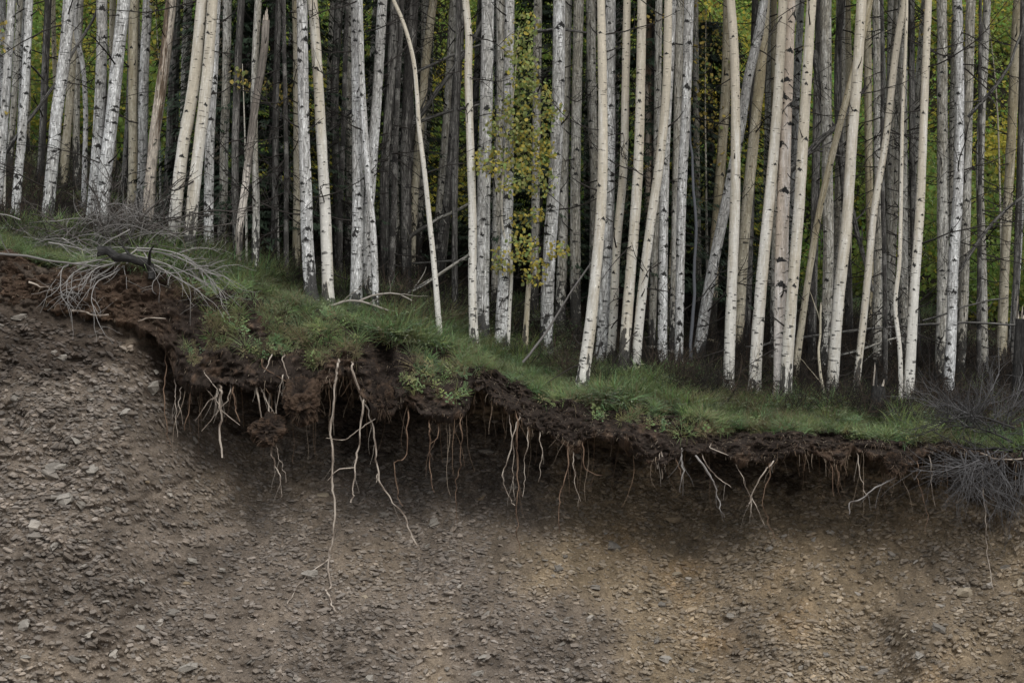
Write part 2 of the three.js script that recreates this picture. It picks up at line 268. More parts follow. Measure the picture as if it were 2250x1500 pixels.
const darkB = { contrast: 1.6, c1: [0.05, 0.046, 0.042], c2: [0.17, 0.163, 0.15], gap: 0.3, knot: 1, eye: 0.3, lent: 140, speck: 0.6, base: 1.5, grain: 0.6, crack: 0.35, turn: 2, turnK: 0 };
const pink = { ...cream, c1: [0.52, 0.44, 0.36], c2: [0.60, 0.56, 0.52], gap: 0.15, knot: 1.7, eye: 1, lent: 200, grain: 0.18 };
const wood = { contrast: 2.2, c1: [0.2, 0.145, 0.1], c2: [0.58, 0.51, 0.43], gap: 0.5, knot: 0.6, eye: 0, lent: 30, speck: 0.9, base: 0.6, grain: 0.4, crack: 0.22, turn: 2, turnK: 0.1 };
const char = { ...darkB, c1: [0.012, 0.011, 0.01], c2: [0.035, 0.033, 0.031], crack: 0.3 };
const barkSet = {}; { let s = 1; for (const [k, o, n] of [['c', cream, 6], ['w', white, 6], ['g', grey, 4], ['o', olive, 3], ['d', darkB, 2], ['p', pink, 1], ['s', wood, 2], ['k', char, 1], ['b', { ...wood, band: [0.55, 1.35], c1: [0.15, 0.13, 0.11], c2: [0.55, 0.5, 0.44], base: 1 }, 1]]) barkSet[k] = Array.from({ length: n }, () => new THREE.MeshPhysicalMaterial({ map: bark(s++, o), roughness: 0.85, specularIntensity: 0.4 })); }
const barkNext = {}; const barkOf = (k) => { barkNext[k] = (barkNext[k] ?? -1) + 1; return barkSet[k][barkNext[k] % barkSet[k].length]; };
console.log('bark', performance.now() | 0);

// ------------------------------------------------------------------ dead branches on the trunks: a store of shapes, pointing along +x
const twigMat = flat(0.035, 0.031, 0.028), greyTwigMat = flat(0.17, 0.16, 0.15), paleTwigMat = flat(0.30, 0.27, 0.235);
function wander(p, d, len, n, wob, lift, r) { const pts = [p.clone()]; d = d.clone(); const q = p.clone(); for (let k = 1; k <= n; k++) { d.x += (r() - 0.5) * wob; d.y += (r() - 0.5) * wob + lift; d.z += (r() - 0.5) * wob; d.normalize(); q.addScaledVector(d, len / n); pts.push(q.clone()); } return pts; }
const taper = (n, a, b) => Array.from({ length: n }, (_, k) => lerp(a, b, k / (n - 1)));
function branchGeo(seed, len, rad, lift, subs) {
  const r = mulberry(seed), g = new Geo(), pts = wander(V(-0.03, 0, 0), V(1, (r() - 0.4) * 0.9, 0), len, 8, 0.35, lift, r);
  g.tube(pts, taper(9, rad, rad * 0.3), 5);
  for (let s = 0; s < subs; s++) { const k = 2 + Math.floor(r() * 5), d = V(r() - 0.2, r() - 0.4, r() - 0.5).normalize(), sp = wander(pts[k], d, len * (0.25 + 0.4 * r()), 5, 0.5, lift, r); g.tube(sp, taper(6, rad * 0.5, rad * 0.2), 3, { cap: false }); }
  const kn = new THREE.SphereGeometry(1, 8, 6); kn.scale(rad * 1.3, rad * 1.3, rad * 2.2); kn.translate(-0.02, 0, 0);
  const b = g.build(); const m = mergeGeometries([b, kn]); return m;
}
const branchStore = Array.from({ length: 16 }, (_, k) => k < 6 ? branchGeo(300 + k, 0.1 + 0.05 * k, 0.011, 0.1, 0) : branchGeo(300 + k, 0.35 + 0.11 * (k - 6), 0.009, k % 3 ? 0.06 : -0.07, 2 + k % 4));
const leafClump = (() => { const g = new Geo(), r = mulberry(5); for (let k = 0; k < 22; k++) { const c = V(r() - 0.5, r() - 0.5, r() - 0.5).multiplyScalar(0.55), d = V(r() - 0.5, r() - 0.9, r() - 0.5).normalize(); g.leaf(c, d, V(r() - 0.5, r(), r() - 0.5).normalize(), 0.075, 0.07); } return g.build(); })();
const leafMat = new THREE.MeshPhysicalMaterial({ color: 0xffffff, roughness: 1, transmission: 0.45, thickness: 0, ior: 1.05 });
const M4 = new THREE.Matrix4(), Q = new THREE.Quaternion(), E = new THREE.Euler();
function scatter(name, geo, m, list, parent) {              // list of [position, euler or quaternion, scale (number or vector), colour]
  const o = new THREE.InstancedMesh(geo, m, list.length); o.name = parent ? name : numbered(name); o.castShadow = o.receiveShadow = true;
  list.forEach(([p, e, s, c], k) => { if (e.isQuaternion) Q.copy(e); else Q.setFromEuler(e); M4.compose(p, Q, s.isVector3 ? s : V(s, s, s)); o.setMatrixAt(k, M4); if (c) o.setColorAt(k, c); });
  (parent ?? scene).add(o); return o;
}
const turnAny = (r = rnd) => new THREE.Euler(r() * 6.3, r() * 6.3, r() * 6.3);
function leafTone(y, r = rnd) { const k = 0.75 + 0.5 * r(); return r() < y ? lin(0.40 * k, 0.345 * k, 0.07 * k) : lin((0.15 + 0.09 * r()) * k, (0.225 + 0.06 * r()) * k, 0.07 * k); }
const crownStore = [0, 1, 2].map((v) => { const r = mulberry(900 + v), l = []; for (let k = 0; k < 190; k++) { const t = Math.pow(r(), 0.8), rad = 1.35 * Math.sin(Math.PI * (0.12 + 0.85 * t)) * Math.sqrt(r()), a = r() * 6.3; l.push([V(Math.cos(a) * rad, t * 6, Math.sin(a) * rad), turnAny(r), 0.9 + 0.7 * r(), leafTone(0.2, r)]); } return scatter('crown', leafClump, leafMat, l, new THREE.Group()); });

// ------------------------------------------------------------------ a standing trunk along traced points (base first)
function trunkAlong(pts, r0, r1, topH, seg, rr) {           // world points; returns local points and radii up to topH
  const base = pts[0].clone(), cv = new THREE.CatmullRomCurve3(pts, false, 'centripetal'), len = cv.getLength(), P = [], Rr = [];
  const n = Math.max(8, Math.round(len / 0.11));
  const below = cv.getTangent(0); P.push(V(0, 0, 0).addScaledVector(below, -0.3)); Rr.push(r0 * 1.5);
  for (let k = 0; k <= n; k++) { const t = k / n, p = cv.getPointAt(t).sub(base), h = t * len; P.push(p); Rr.push(lerp(r0, r1, t) * (1 + 0.42 * Math.exp(-h / 0.12) + 0.035 * vn(h * 2.2, r0 * 900, 3) + 0.02 * vn(h * 9, r0 * 700, 8))); }
  let d = cv.getTangent(1), q = P[P.length - 1].clone(), rad = r1; const left = Math.max(0, topH - q.y), m = Math.ceil(left / 0.5);
  for (let k = 1; k <= m; k++) { d.lerp(V(0, 1, 0), 0.08); d.x += (rr() - 0.5) * 0.05; d.z += (rr() - 0.5) * 0.05; d.normalize(); q.addScaledVector(d, 0.5); P.push(q.clone()); Rr.push(lerp(rad, 0.015, k / m)); }
  return [P, Rr, len];
}
const trees = [];
function aspen(label, kind, spec, wb, wt, o = {}) {
  const px = trace(spec), base = standAt(px[0][0], px[0][1]), s = scaleAt(base.z), rr = mulberry(Math.round(px[0][0] * 13 + px[0][1] * 7));
  const lean = (rr() - 0.5) * 0.12, world = px.map(([x, y], k) => { const p = at(x, y, base.z); p.z += (p.y - base.y) * lean; return k ? p : base.clone(); });
  for (let k = 1; k < world.length; k++) { const f = (CAM_Z - world[k].z) / (CAM_Z - base.z); world[k].x *= f; world[k].y *= f; }
  const [P, Rr, len] = trunkAlong(world, wb / s / 2 / 1.06, wt / s / 2, o.broken ? 0 : 14 + 3 * rr(), 12, rr);
  const g = thing(o.name ?? 'aspen_tree', label, o.category ?? 'tree', base, o.group ?? 'aspen trunks standing behind the bank edge');
  const m = barkOf(kind), geo = new Geo().tube(P, Rr, 14, { lumpy: 0.05, vScale: 1 / 6 }).build();
  { const uv = geo.attributes.uv, sh = rr(); for (let k = 0; k < uv.count; k++) uv.setXY(k, uv.getX(k) + sh, uv.getY(k) - 0.05); }
  mesh('trunk', geo, m, g);
  const nb = o.branches ?? (kind === 'd' ? 15 : kind === 'g' || kind === 'o' ? 14 : 10);
  for (let k = 0; k < nb; k++) {
    const i = 4 + Math.floor(rr() * Math.min(P.length - 6, 52)), b = branchStore[rr() < (o.stubs ?? 0.42) ? Math.floor(rr() * 6) : 6 + Math.floor(rr() * 10)]; if (!P[i]) continue;
    const a = rr() * Math.PI * 2, br = mesh('branch', b, twigMat, g); br.rotation.set(0, a, 0); br.position.set(P[i].x + Math.cos(a) * Rr[i] * 0.97, P[i].y, P[i].z - Math.sin(a) * Rr[i] * 0.97); const sc = 0.8 + 0.6 * rr(); br.scale.setScalar(sc);
  }
  if (!o.broken && !o.bare) { const src = crownStore[Math.floor(rr() * 3)], c = src.clone(); c.name = 'crown'; c.userData.kind = 'stuff'; const i = P.findIndex((p) => p.y > 9.6); const b = P[i < 0 ? P.length - 1 : i]; c.position.set(b.x, Math.max(8.6, b.y - 0.6), b.z); c.rotation.y = rr() * 6.3; g.add(c); }
  trees.push({ x: base.x, z: base.z, g, P, Rr });
  return g;
}
const FRONT = [
 ['pale aspen trunk at the far left edge, thinner than its neighbour', 'w', '-8,478 9,248 25,0', 22, 19],
 ['slim pale aspen second from the left edge', 'w', '31,498 37,410 48,289 58,124 63,0', 21, 17],
 ['stout white aspen leaning right behind the left brush pile', 'w', '100,505 111,392 124,248 141,124 151,0', 28, 26],
 ['dim grey aspen half hidden behind the two leftmost trunks', 'g', '18,400 28,250 43,0', 15, 14],
 ['dark barked trunk between the second and third white aspens from the left', 'd', '86,420 91,330 98,160 105,0', 17, 16],
 ['olive grey aspen just behind the stout left white aspen', 'o', '136,425 140,370 160,124 166,0', 20, 18],
 ['straight grey aspen beside a thin crooked stem at left', 'g', '168,430 167,372 167,206 175,0', 17, 16],
 ['thin crooked white aspen with an S bend at left', 'w', '180,455 182,446 186,330 187,227 180,136 168,80 165,30 170,-10', 12, 10],
 ['straight white aspen touching a leaning one above the left brush', 'w', '196,508 202,455 209,372 217,248 223,103 223,0', 25, 24],
 ['broad white aspen leaning right with its foot in the left brush', 'w', '214,522 219,500 231,372 244,268 256,145 272,0', 31, 27],
 ['tan grey aspen just right of the broad leaning white aspen', 'o', '287,470 291,392 291,206 293,0', 21, 21],
 ['bluish white aspen next to the barkless snag', 'w', '307,475 312,372 316,165 324,0', 22, 21],
 ['shaggy dark trunk right behind the barkless snag', 'd', '362,505 370,380 380,160 386,0', 22, 20],
 ['cream aspen leaning right, left one of the leaning cream pair', 'c', '378,552 385,467 401,327 425,187 443,0', 31, 23],
 ['cream aspen leaning right, right one of the leaning cream pair', 'c', '413,568 425,420 439,303 455,163 467,0', 31, 22],
 ['rough white aspen directly behind the leaning cream pair', 'w', '458,560 458,467 460,327 469,140 474,0', 23, 20],
 ['grey aspen just right of the cream pair', 'g', '484,553 490,444 492,327 497,163 499,0', 20, 19],
 ['olive trunk showing only high behind the cream pair', 'o', '474,480 477,233 485,0', 19, 18],
 ['grey aspen standing behind the broken grey snag', 'g', '559,612 562,444 558,327 560,140 567,0', 18, 16],
 ['white aspen with a black furrowed foot at the grass edge', 'w', '683,660 674,514 672,420 667,280 665,140 663,0', 30, 23],
 ['dim brown aspen left behind the black footed white aspen', 'o', '650,610 652,420 653,280 650,0', 18, 17],
 ['aspen leaning left, cream above and white below, by the fallen pale branch', 'c', '721,672 717,537 712,420 703,257 695,117 686,0', 27, 22],
 ['slender grey stem high against yellow leaves', 'g', '712,560 718,380 723,187 730,0', 13, 12],
 ['white aspen, left trunk of the pair standing apart in the dark gap', 'w', '781,672 786,468 786,260 783,0', 28, 26],
 ['white aspen leaning right, right trunk of the pair in the dark gap', 'w', '803,668 807,520 817,364 830,182 840,0', 24, 22],
 ['thin white aspen at the right foot of the dark gap pair', 'w', '826,686 820,520 808,380 796,200 790,0', 17, 13],
 ['slender winding cream stem standing alone in the centre', 'c', '966,742 955,598 942,468 931,364 921,286 916,208 908,130 887,52 862,-5', 14, 8],
 ['thick dark trunk left of the slender winding stem', 'd', '892,640 892,480 892,312 908,0', 26, 24],
 ['greenish trunk forking away behind the winding stem', 'o', '902,610 908,468 929,208 939,104 952,0', 20, 19],
 ['charcoal trunk leaning right behind the crossing dead poles', 'd', '966,640 970,572 991,364 1012,52 1016,0', 23, 19],
 ['blackened slim dead trunk right of the winding stem', 'd', '1000,700 999,470 1004,240 1008,0', 15, 12],
 ['grey aspen in front of the bright green gap', 'g', '958,600 965,468 981,260 996,0', 19, 17],
 ['kinked cream aspen with a bulge near the top, left of a white one', 'c', '1041,757 1038,624 1038,468 1033,312 1029,156 1030,88 1023,0', 21, 16],
 ['thick straight white aspen right of the kinked cream aspen', 'w', '1058,745 1061,546 1064,390 1069,208 1072,0', 33, 28],
 ['dim grey aspen between the thick white aspen and the leafy sapling', 'g', '1088,690 1092,450 1100,229 1099,0', 20, 19],
 ['white aspen behind the leafy sapling', 'w', '1099,766 1106,630 1115,458 1117,229 1120,0', 29, 22],
 ['white aspen leaning right, just right of the leafy sapling', 'w', '1199,772 1206,573 1218,401 1226,229 1229,0', 31, 27],
 ['grey aspen at the right shoulder of the white aspen by the sapling', 'g', '1229,722 1236,560 1239,400 1246,57 1247,0', 25, 20],
 ['dark grey trunk seen through the sapling leaves', 'g', '1174,690 1175,573 1178,344 1182,0', 20, 19],
 ['dark grey straight aspen in the gap left of the foremost cream aspen', 'g', '1265,735 1264,516 1266,286 1272,0', 25, 22],
 ['grey aspen half hidden left of the foremost cream aspen', 'g', '1303,730 1304,630 1307,400 1301,229 1298,0', 23, 21],
 ['foremost cream aspen curving out over the turf edge with a dark foot', 'c', '1277,856 1295,733 1309,602 1321,458 1325,344 1324,172 1321,0', 29, 18],
 ['rough white aspen pressed behind the foremost cream aspen', 'w', '1323,790 1332,573 1338,401 1341,172 1342,0', 33, 22],
 ['slim aspen just right of the foremost cream pair', 'c', '1341,800 1347,716 1355,544 1370,372 1375,172 1378,0', 20, 17],
 ['cream aspen, left one of two that meet at the foot', 'c', '1369,820 1382,645 1394,498 1403,352 1408,176 1411,0', 26, 20],
 ['cream aspen leaning right, right one of two that meet at the foot', 'c', '1395,820 1411,645 1429,498 1450,352 1464,205 1469,0', 23, 18],
 ['white aspen standing straight behind the right leaning cream one', 'w', '1455,815 1458,528 1464,293 1472,150 1478,0', 23, 18],
 ['white aspen left of the thin blue grey pole', 'w', '1491,815 1495,586 1499,410 1508,235 1514,0', 20, 22],
 ['dim aspen in the shade left of the white one by the blue grey pole', 'g', '1479,770 1484,500 1490,180 1493,0', 18, 17],
 ['slim dark aspen right of the thin blue grey pole', 'g', '1536,720 1534,500 1530,250 1528,0', 14, 14],
 ['strongly leaning white aspen whose foot stands left of an upright one', 'w', '1533,795 1558,633 1587,487 1605,400 1628,276 1646,164 1667,76 1679,0', 27, 20],
 ['upright cream aspen crossing in front of the strongly leaning one', 'c', '1600,860 1608,645 1615,469 1617,293 1614,117 1606,0', 26, 19],
 ['olive aspen behind the crossing of two trunks', 'o', '1563,745 1570,557 1581,410 1596,176 1600,0', 24, 21],
 ['tan aspen leaning right behind the upright cream aspen', 'o', '1620,775 1631,586 1640,469 1658,293 1675,117 1682,0', 27, 22],
 ['cream aspen leaning right with a thin dead twig curling up its side', 'c', '1657,870 1667,705 1680,552 1695,399 1710,215 1721,0', 29, 20],
 ['pinkish aspen with big black knots between two cream ones', 'p', '1715,880 1717,675 1720,491 1729,215 1736,0', 33, 25],
 ['white aspen leaning right, right of the big knotted one', 'c', '1725,888 1732,767 1744,613 1756,460 1769,245 1784,0', 28, 21],
 ['thin tan stem leaning far right behind the white aspens', 'o', '1745,840 1763,706 1781,583 1802,460 1827,350 1861,215 1900,61 1913,0', 16, 14],
 ['grey aspen framed by the thin leaning stem', 'g', '1811,830 1821,552 1818,368 1815,0', 25, 24],
 ['pale grey aspen leaning right, left of the splintered stump', 'c', '1827,884 1842,675 1861,491 1873,307 1885,153 1894,0', 27, 22],
 ['greenish grey aspen behind the pale grey leaning one', 'o', '1917,790 1914,560 1910,368 1907,80 1906,0', 18, 17],
 ['slim cream aspen leaning right across grey trunks', 'c', '1878,884 1891,767 1907,613 1922,460 1947,307 1968,123 1988,0', 17, 15],
 ['black crooked trunk behind the pale grey leaning aspen', 'd', '1868,760 1862,560 1855,400 1845,307 1842,123 1850,0', 19, 16],
 ['rough grey aspen above the splintered stump', 'g', '1927,815 1930,576 1930,256 1927,0', 22, 20],
 ['dark grey aspen left of the bright cream aspen at right', 'g', '1987,800 1987,704 1985,380 1984,64 1983,0', 21, 19],
 ['bright cream aspen standing alone near the right end of the grass', 'c', '1993,908 1997,864 2010,640 2023,448 2032,224 2041,0', 25, 15],
 ['thin wavy stem close left of the lone bright cream aspen', 'c', '1981,906 1978,768 1968,672 1977,576 1981,416 1984,250 1990,120', 11, 7],
 ['dark grey aspen right of the lone bright cream aspen', 'g', '2066,850 2071,640 2071,384 2071,64 2070,0', 25, 22],
 ['pale grey aspen, brightest trunk right of the lone cream one', 'w', '2083,882 2090,768 2096,576 2106,416 2109,224 2106,32 2104,0', 25, 21],
 ['dark aspen right beside the pale grey one at right', 'g', '2108,840 2119,640 2125,384 2132,64 2134,0', 23, 20],
 ['dim aspen left of the yellow green gap at right', 'g', '2164,840 2160,576 2154,384 2164,128 2170,0', 19, 17],
 ['olive dark aspen right of the yellow green gap', 'o', '2200,820 2212,512 2224,288 2234,64 2238,0', 23, 20],
 ['dark slim aspen close to the right edge', 'd', '2226,840 2238,500 2246,200 2250,0', 16, 14],
 ['dark aspen between the lone cream trunk and the grey ones behind it', 'd', '2018,790 2008,500 2004,192 2003,0', 16, 15],
 ['dim grey aspen behind the wavy thin stem', 'g', '1952,780 1956,480 1960,200 1972,0', 17, 15],
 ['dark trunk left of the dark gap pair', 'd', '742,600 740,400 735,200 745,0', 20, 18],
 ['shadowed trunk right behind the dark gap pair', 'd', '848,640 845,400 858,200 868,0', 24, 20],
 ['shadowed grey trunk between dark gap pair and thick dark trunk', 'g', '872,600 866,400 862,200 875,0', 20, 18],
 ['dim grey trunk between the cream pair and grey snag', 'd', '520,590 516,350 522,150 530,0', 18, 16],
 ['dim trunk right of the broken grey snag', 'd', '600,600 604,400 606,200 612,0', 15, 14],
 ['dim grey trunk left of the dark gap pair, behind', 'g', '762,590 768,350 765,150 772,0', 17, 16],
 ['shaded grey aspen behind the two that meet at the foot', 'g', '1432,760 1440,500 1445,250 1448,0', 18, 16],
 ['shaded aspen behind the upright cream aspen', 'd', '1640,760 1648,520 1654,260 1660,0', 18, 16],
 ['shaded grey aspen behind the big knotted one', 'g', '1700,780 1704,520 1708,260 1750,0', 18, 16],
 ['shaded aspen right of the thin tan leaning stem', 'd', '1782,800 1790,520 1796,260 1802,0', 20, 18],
];
for (const [label, kind, spec, wb, wt] of FRONT) aspen(label, kind, spec, wb, wt, /thin|slender|slim/.test(label) ? { branches: 4 } : {});
console.log('front trees', trees.length, performance.now() | 0);

// trees deeper in, and those just beyond the frame
{
  const MARKS = [[60, 'leftmost white aspens'], [180, 'left brush pile'], [300, 'barkless snag'], [430, 'leaning cream pair'], [560, 'broken grey snag'], [680, 'black footed white aspen'], [800, 'dark gap pair'], [950, 'winding stem'], [1060, 'thick straight white aspen'], [1180, 'leafy sapling'], [1310, 'foremost cream aspen'], [1420, 'two aspens that meet at the foot'], [1530, 'blue grey pole'], [1620, 'crossing of two trunks'], [1720, 'big knotted aspen'], [1850, 'pale grey leaning aspen'], [1935, 'splintered stump'], [2020, 'lone bright cream aspen'], [2100, 'pale grey aspen at right'], [2220, 'right edge snag']];
  const r = mulberry(4242); let n = 0, tries = 0; const gaps = [[985, 3, 48], [1555, 6, 50], [1800, 4, 28], [2185, 4, 36], [195, 4, 34], [1130, 8, 40], [335, 8, 26], [730, 8, 22], [1265, 9, 26], [1660, 8, 24], [2050, 8, 22], [80, 8, 20]];
  while (n < 84 && tries++ < 4000) {
    const d = 3.0 + 7.5 * Math.pow(r(), 0.8), x = (r() - 0.5) * 2 * (7.4 + d * 0.3), z = -d; const s = scaleAt(z), p = 1125 + x * s;
    if (gaps.some(([g, dd, w]) => d > dd * 0.5 && Math.abs(p - g) < w)) continue;
    if (trees.some((t) => Math.hypot(t.x - x, t.z - z) < 0.42)) continue;
    const y = ground(x, z), py = 750 - y * s, lean = (r() - 0.35) * 60, w = (0.085 + 0.1 * r()) * s, k = r();
    const mid = (r() - 0.5) * 24;
    const wide = w / s < 0.11 ? 'thin' : w / s < 0.15 ? 'slim' : 'stout', tone = k < 0.42 ? 'grey' : k < 0.62 ? 'olive' : k < 0.8 ? 'dark' : 'pale';
    let mark = MARKS[0]; for (const q of MARKS) if (Math.abs(q[0] - p) < Math.abs(mark[0] - p)) mark = q;
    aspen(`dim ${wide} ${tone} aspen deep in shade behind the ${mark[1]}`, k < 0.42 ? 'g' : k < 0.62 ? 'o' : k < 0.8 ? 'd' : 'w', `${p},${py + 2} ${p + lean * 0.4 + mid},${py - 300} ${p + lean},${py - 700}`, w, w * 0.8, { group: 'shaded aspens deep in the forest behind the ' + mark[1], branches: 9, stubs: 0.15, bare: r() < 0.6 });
    n++;
  }
  n = 0; while (n < 16) { const d = 0.8 + 9 * r(), x = (r() < 0.5 ? -1 : 1) * (7.2 + d * 0.3 + 4 * r()), z = -d; if (trees.some((t) => Math.hypot(t.x - x, t.z - z) < 0.6)) continue; const s = scaleAt(z), p = 1125 + x * s, py = 750 - ground(x, z) * s, w = 0.15 * s; aspen('aspen continuing the stand beyond the picture edge', r() < 0.5 ? 'w' : 'g', `${p},${py + 2} ${p + 8},${py - 300} ${p + 15},${py - 700}`, w, w * 0.8, { group: 'aspens continuing the stand to either side', branches: 3 }); n++; }
}
console.log('all trees', trees.length, performance.now() | 0);

// ------------------------------------------------------------------ snags and stumps
function snag(name, label, kind, spec, wb, wt, splinters = true, tipMat = 's') {
  const g = aspen(label, kind, spec, wb, wt, { name, category: 'dead trunk', group: 'broken dead trunks', broken: true, branches: 3 });
  if (splinters) {
    const t = trees[trees.length - 1], n = t.P.length - 1, r = mulberry(Math.round(wb * 77)), d = V().subVectors(t.P[n], t.P[n - 2]).normalize();
    for (let k = 0; k < 11; k++) { const a = k / 11 * 6.28 + r(), o = V(Math.cos(a), 0, Math.sin(a)).multiplyScalar(t.Rr[n] * 0.6), p = t.P[n].clone().add(o).addScaledVector(d, -0.08), len = (0.08 + 0.26 * r() * r()) * (splinters === 2 && Math.abs(Math.cos(a)) > 0.6 ? 1.5 : splinters === 2 ? 0.5 : 1); mesh('splinter', new Geo().tube([p, p.clone().addScaledVector(d, len * 0.6).addScaledVector(o, 0.15), p.clone().addScaledVector(d, len).addScaledVector(o, 0.3)], [t.Rr[n] * 0.3, t.Rr[n] * 0.2, 0.003], 4).build(), splinters === 2 && k % 3 === 1 ? barkSet.k[0] : barkSet[tipMat][k % 2], g); }
  }
  return g;
}
snag('bare_snag', 'barkless tan dead trunk leaning right beside the bluish white aspen', 's', '322,515 330,392 343,268 360,145 376,0 384,-60', 26, 24);
snag('broken_snag', 'thin broken grey snag with a jagged top and pale bare wood', 'b', '523,600 525,514 537,420 548,327 560,233 579,117 584,45', 19, 17);
snag('splintered_stump', 'short black stump with a torn tan splintered top', 'k', '1926,915 1929,880 1931,848', 36, 30, 2);
snag('burnt_snag', 'black broken trunk with torn tan wood at the right edge', 'k', '2233,905 2238,800 2243,700', 24, 20, 2);
snag('weathered_snag', 'pale weathered dead trunk between the two cream pairs', 's', '1418,700 1424,470 1425,250 1426,0 1427,-40', 15, 13, false);
snag('dead_sapling', 'small dead broken stem under the leafy sapling', 'o', '1152,780 1157,700 1161,632', 15, 11);
// dead conifers with fine black twigs in the dark gap
function deadConifer(label, px, py, h, w) {
  const base = standAt(px, py), g = thing('dead_conifer', label, 'dead tree', base, 'dead conifers with fine twigs'), r = mulberry(px), s = scaleAt(base.z);
  mesh('trunk', new Geo().tube(wander(V(0, -0.2, 0), V(0.02, 1, 0), h, 16, 0.03, 0, r), taper(17, w / s / 2, 0.02), 9).build(), barkSet.d[0], g);
  for (let k = 0; k < 46; k++) { const y = 0.4 + (h - 1) * r(), a = r() * 6.3, d = V(Math.cos(a), -0.1 - 0.5 * r(), Math.sin(a)).normalize(), p = V(d.x * 0.04, y, d.z * 0.04), len = 0.35 + 0.6 * r(), pts = wander(p, d, len, 6, 0.25, 0.01, r), b = new Geo().tube(pts, taper(7, 0.009, 0.003), 4, { cap: false }); for (let q = 0; q < 7; q++) { const i = 1 + Math.floor(r() * 5); b.tube(wander(pts[i], V(d.x * 0.5 + r() - 0.5, -0.3 - r() * 0.6, d.z * 0.5 + r() - 0.5).normalize(), 0.12 + 0.25 * r(), 3, 0.4, 0, r), taper(4, 0.0035, 0.0018), 3, { cap: false }); } mesh('branch', b.build(), twigMat, g); }
}
deadConifer('dead conifer bristling with fine black twigs right of the dark gap pair', 858, 650, 7, 16);
deadConifer('dead twiggy conifer left of the dark gap pair', 745, 615, 7, 14);
deadConifer('dead twiggy conifer behind the slender winding stem', 905, 610, 7.5, 15);
deadConifer('dead twiggy conifer right of the broken grey snag', 628, 620, 6, 12);
deadConifer('dead twiggy conifer by the splintered stump', 1945, 850, 7, 12);
deadConifer('dead twiggy conifer right of the pale grey aspen at right', 2150, 850, 7, 12);
// living spruces, dark, behind
const sprayGeo = (() => { const g = new Geo(), r = mulberry(8); for (let k = 0; k < 40; k++) { const t = r(), c = V(t * 0.5, -0.12 * t * t, (r() - 0.5) * 0.22 * (1 - t * 0.6)); g.leaf(c, V(0.6 + r() * 0.4, -0.35 - 0.4 * r(), (r() - 0.5) * 1.2).normalize(), V(0, 1, 0.01), 0.075, 0.02); } return g.build(); })();
const needleMat = new THREE.MeshStandardMaterial({ color: 0xffffff, roughness: 0.9 });
function spruce(label, px, py, h, spread) {
  const base = standAt(px, py), g = thing('spruce_tree', label, 'tree', base, 'dark spruces in the forest'), r = mulberry(px + 1);
  mesh('trunk', new Geo().tube([V(0, -0.2, 0), V(0.02, h * 0.5, 0), V(0, h, 0)], [0.09, 0.06, 0.01], 9).build(), barkSet.d[1], g);
  const l = []; for (let k = 0; k < 900; k++) { const t = Math.pow(r(), 1.3), a = Math.floor(r() * 60) * 2.4 + r() * 0.15, y = 0.5 + t * (h - 0.6), rad = spread * (1 - t) * (0.15 + 0.85 * r()) + 0.05; const k2 = 0.7 + 0.6 * r(); l.push([V(Math.cos(a) * rad, y - rad * 0.25, Math.sin(a) * rad), new THREE.Euler(0, -a + (r() - 0.5) * 0.8, 0), 0.8 + 0.6 * r(), lin(0.024 * k2, 0.042 * k2, 0.022 * k2)]); }
  scatter('crown', sprayGeo, needleMat, l, g).userData.kind = 'stuff';
}
spruce('dark spruce behind the broken grey snag', 600, 560, 6.5, 1.5);
spruce('dark spruce behind the grey aspen left of the snag', 528, 540, 6, 1.1);
spruce('dark spruce below yellow leaves in the centre right gap', 1560, 690, 4.6, 1.3);
spruce('dark spruce in the shade behind the two that meet at the foot', 1430, 690, 6, 1.2);
spruce('dark spruce in the dark gap left of the thick dark trunk', 850, 560, 6, 1.3);
spruce('dark spruce behind the leafy sapling', 1180, 640, 6, 1.3);
console.log('snags', performance.now() | 0);

// ------------------------------------------------------------------ fallen and leaning poles
function pole(name, label, spec, w, dz, m, category = 'fallen branch', group, forks = 0) {
  const px = trace(spec); let base = null; const z = dz;
  const pts = px.map(([x, y]) => at(x, y, z)), r = mulberry(Math.round(px[0][0] + px[0][1] * 3)), o = pts[0].clone();
  const cv = new THREE.CatmullRomCurve3(pts.map((p) => p.clone().sub(o)), false, 'centripetal'), n = Math.max(6, Math.round(cv.getLength() / 0.1)), P = cv.getPoints(n), s = scaleAt(z);
  const big = w > 20; if (big) P.forEach((p, k) => { p.y += vn(k * 0.9, 2, 7) * 0.03; });
  P.forEach((p, k) => { p.x += vn(k * 0.5, 3, o.x * 9) * 0.012; p.y += vn(k * 0.5, 9, o.y * 9) * 0.012; p.z += vn(k * 0.3, 5, o.x * 5) * 0.05; });
  const g = thing(name, label, category, o, group); mesh('stem', new Geo().tube(P, taper(P.length, w / s / 2, w / s * 0.3), big ? 14 : 8, { lumpy: big ? 0.6 : 0.15, vScale: 1 / 6 }).build(), m, g);
  for (let k = 0; k < forks; k++) { const i = 1 + Math.floor(r() * (P.length - 2)), d = V(r() - 0.5, r() - 0.3, r() - 0.3).normalize(); mesh('twig', new Geo().tube(wander(P[i], d, 0.2 + 0.4 * r(), 6, 0.4, 0.03, r), taper(7, w / s * 0.2, w / s * 0.06), 4, { cap: false }).build(), m, g); }
  return g;
}
const LP = 'leaning dead poles in the forest';
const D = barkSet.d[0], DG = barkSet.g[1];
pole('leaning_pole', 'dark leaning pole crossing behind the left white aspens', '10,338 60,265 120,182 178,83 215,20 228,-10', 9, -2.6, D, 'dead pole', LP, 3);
pole('leaning_pole', 'thin dark pole slanting up to the kinked cream aspen', '744,262 846,198 950,140 1059,99 1090,88', 8, -3, D, 'dead pole', LP, 3);
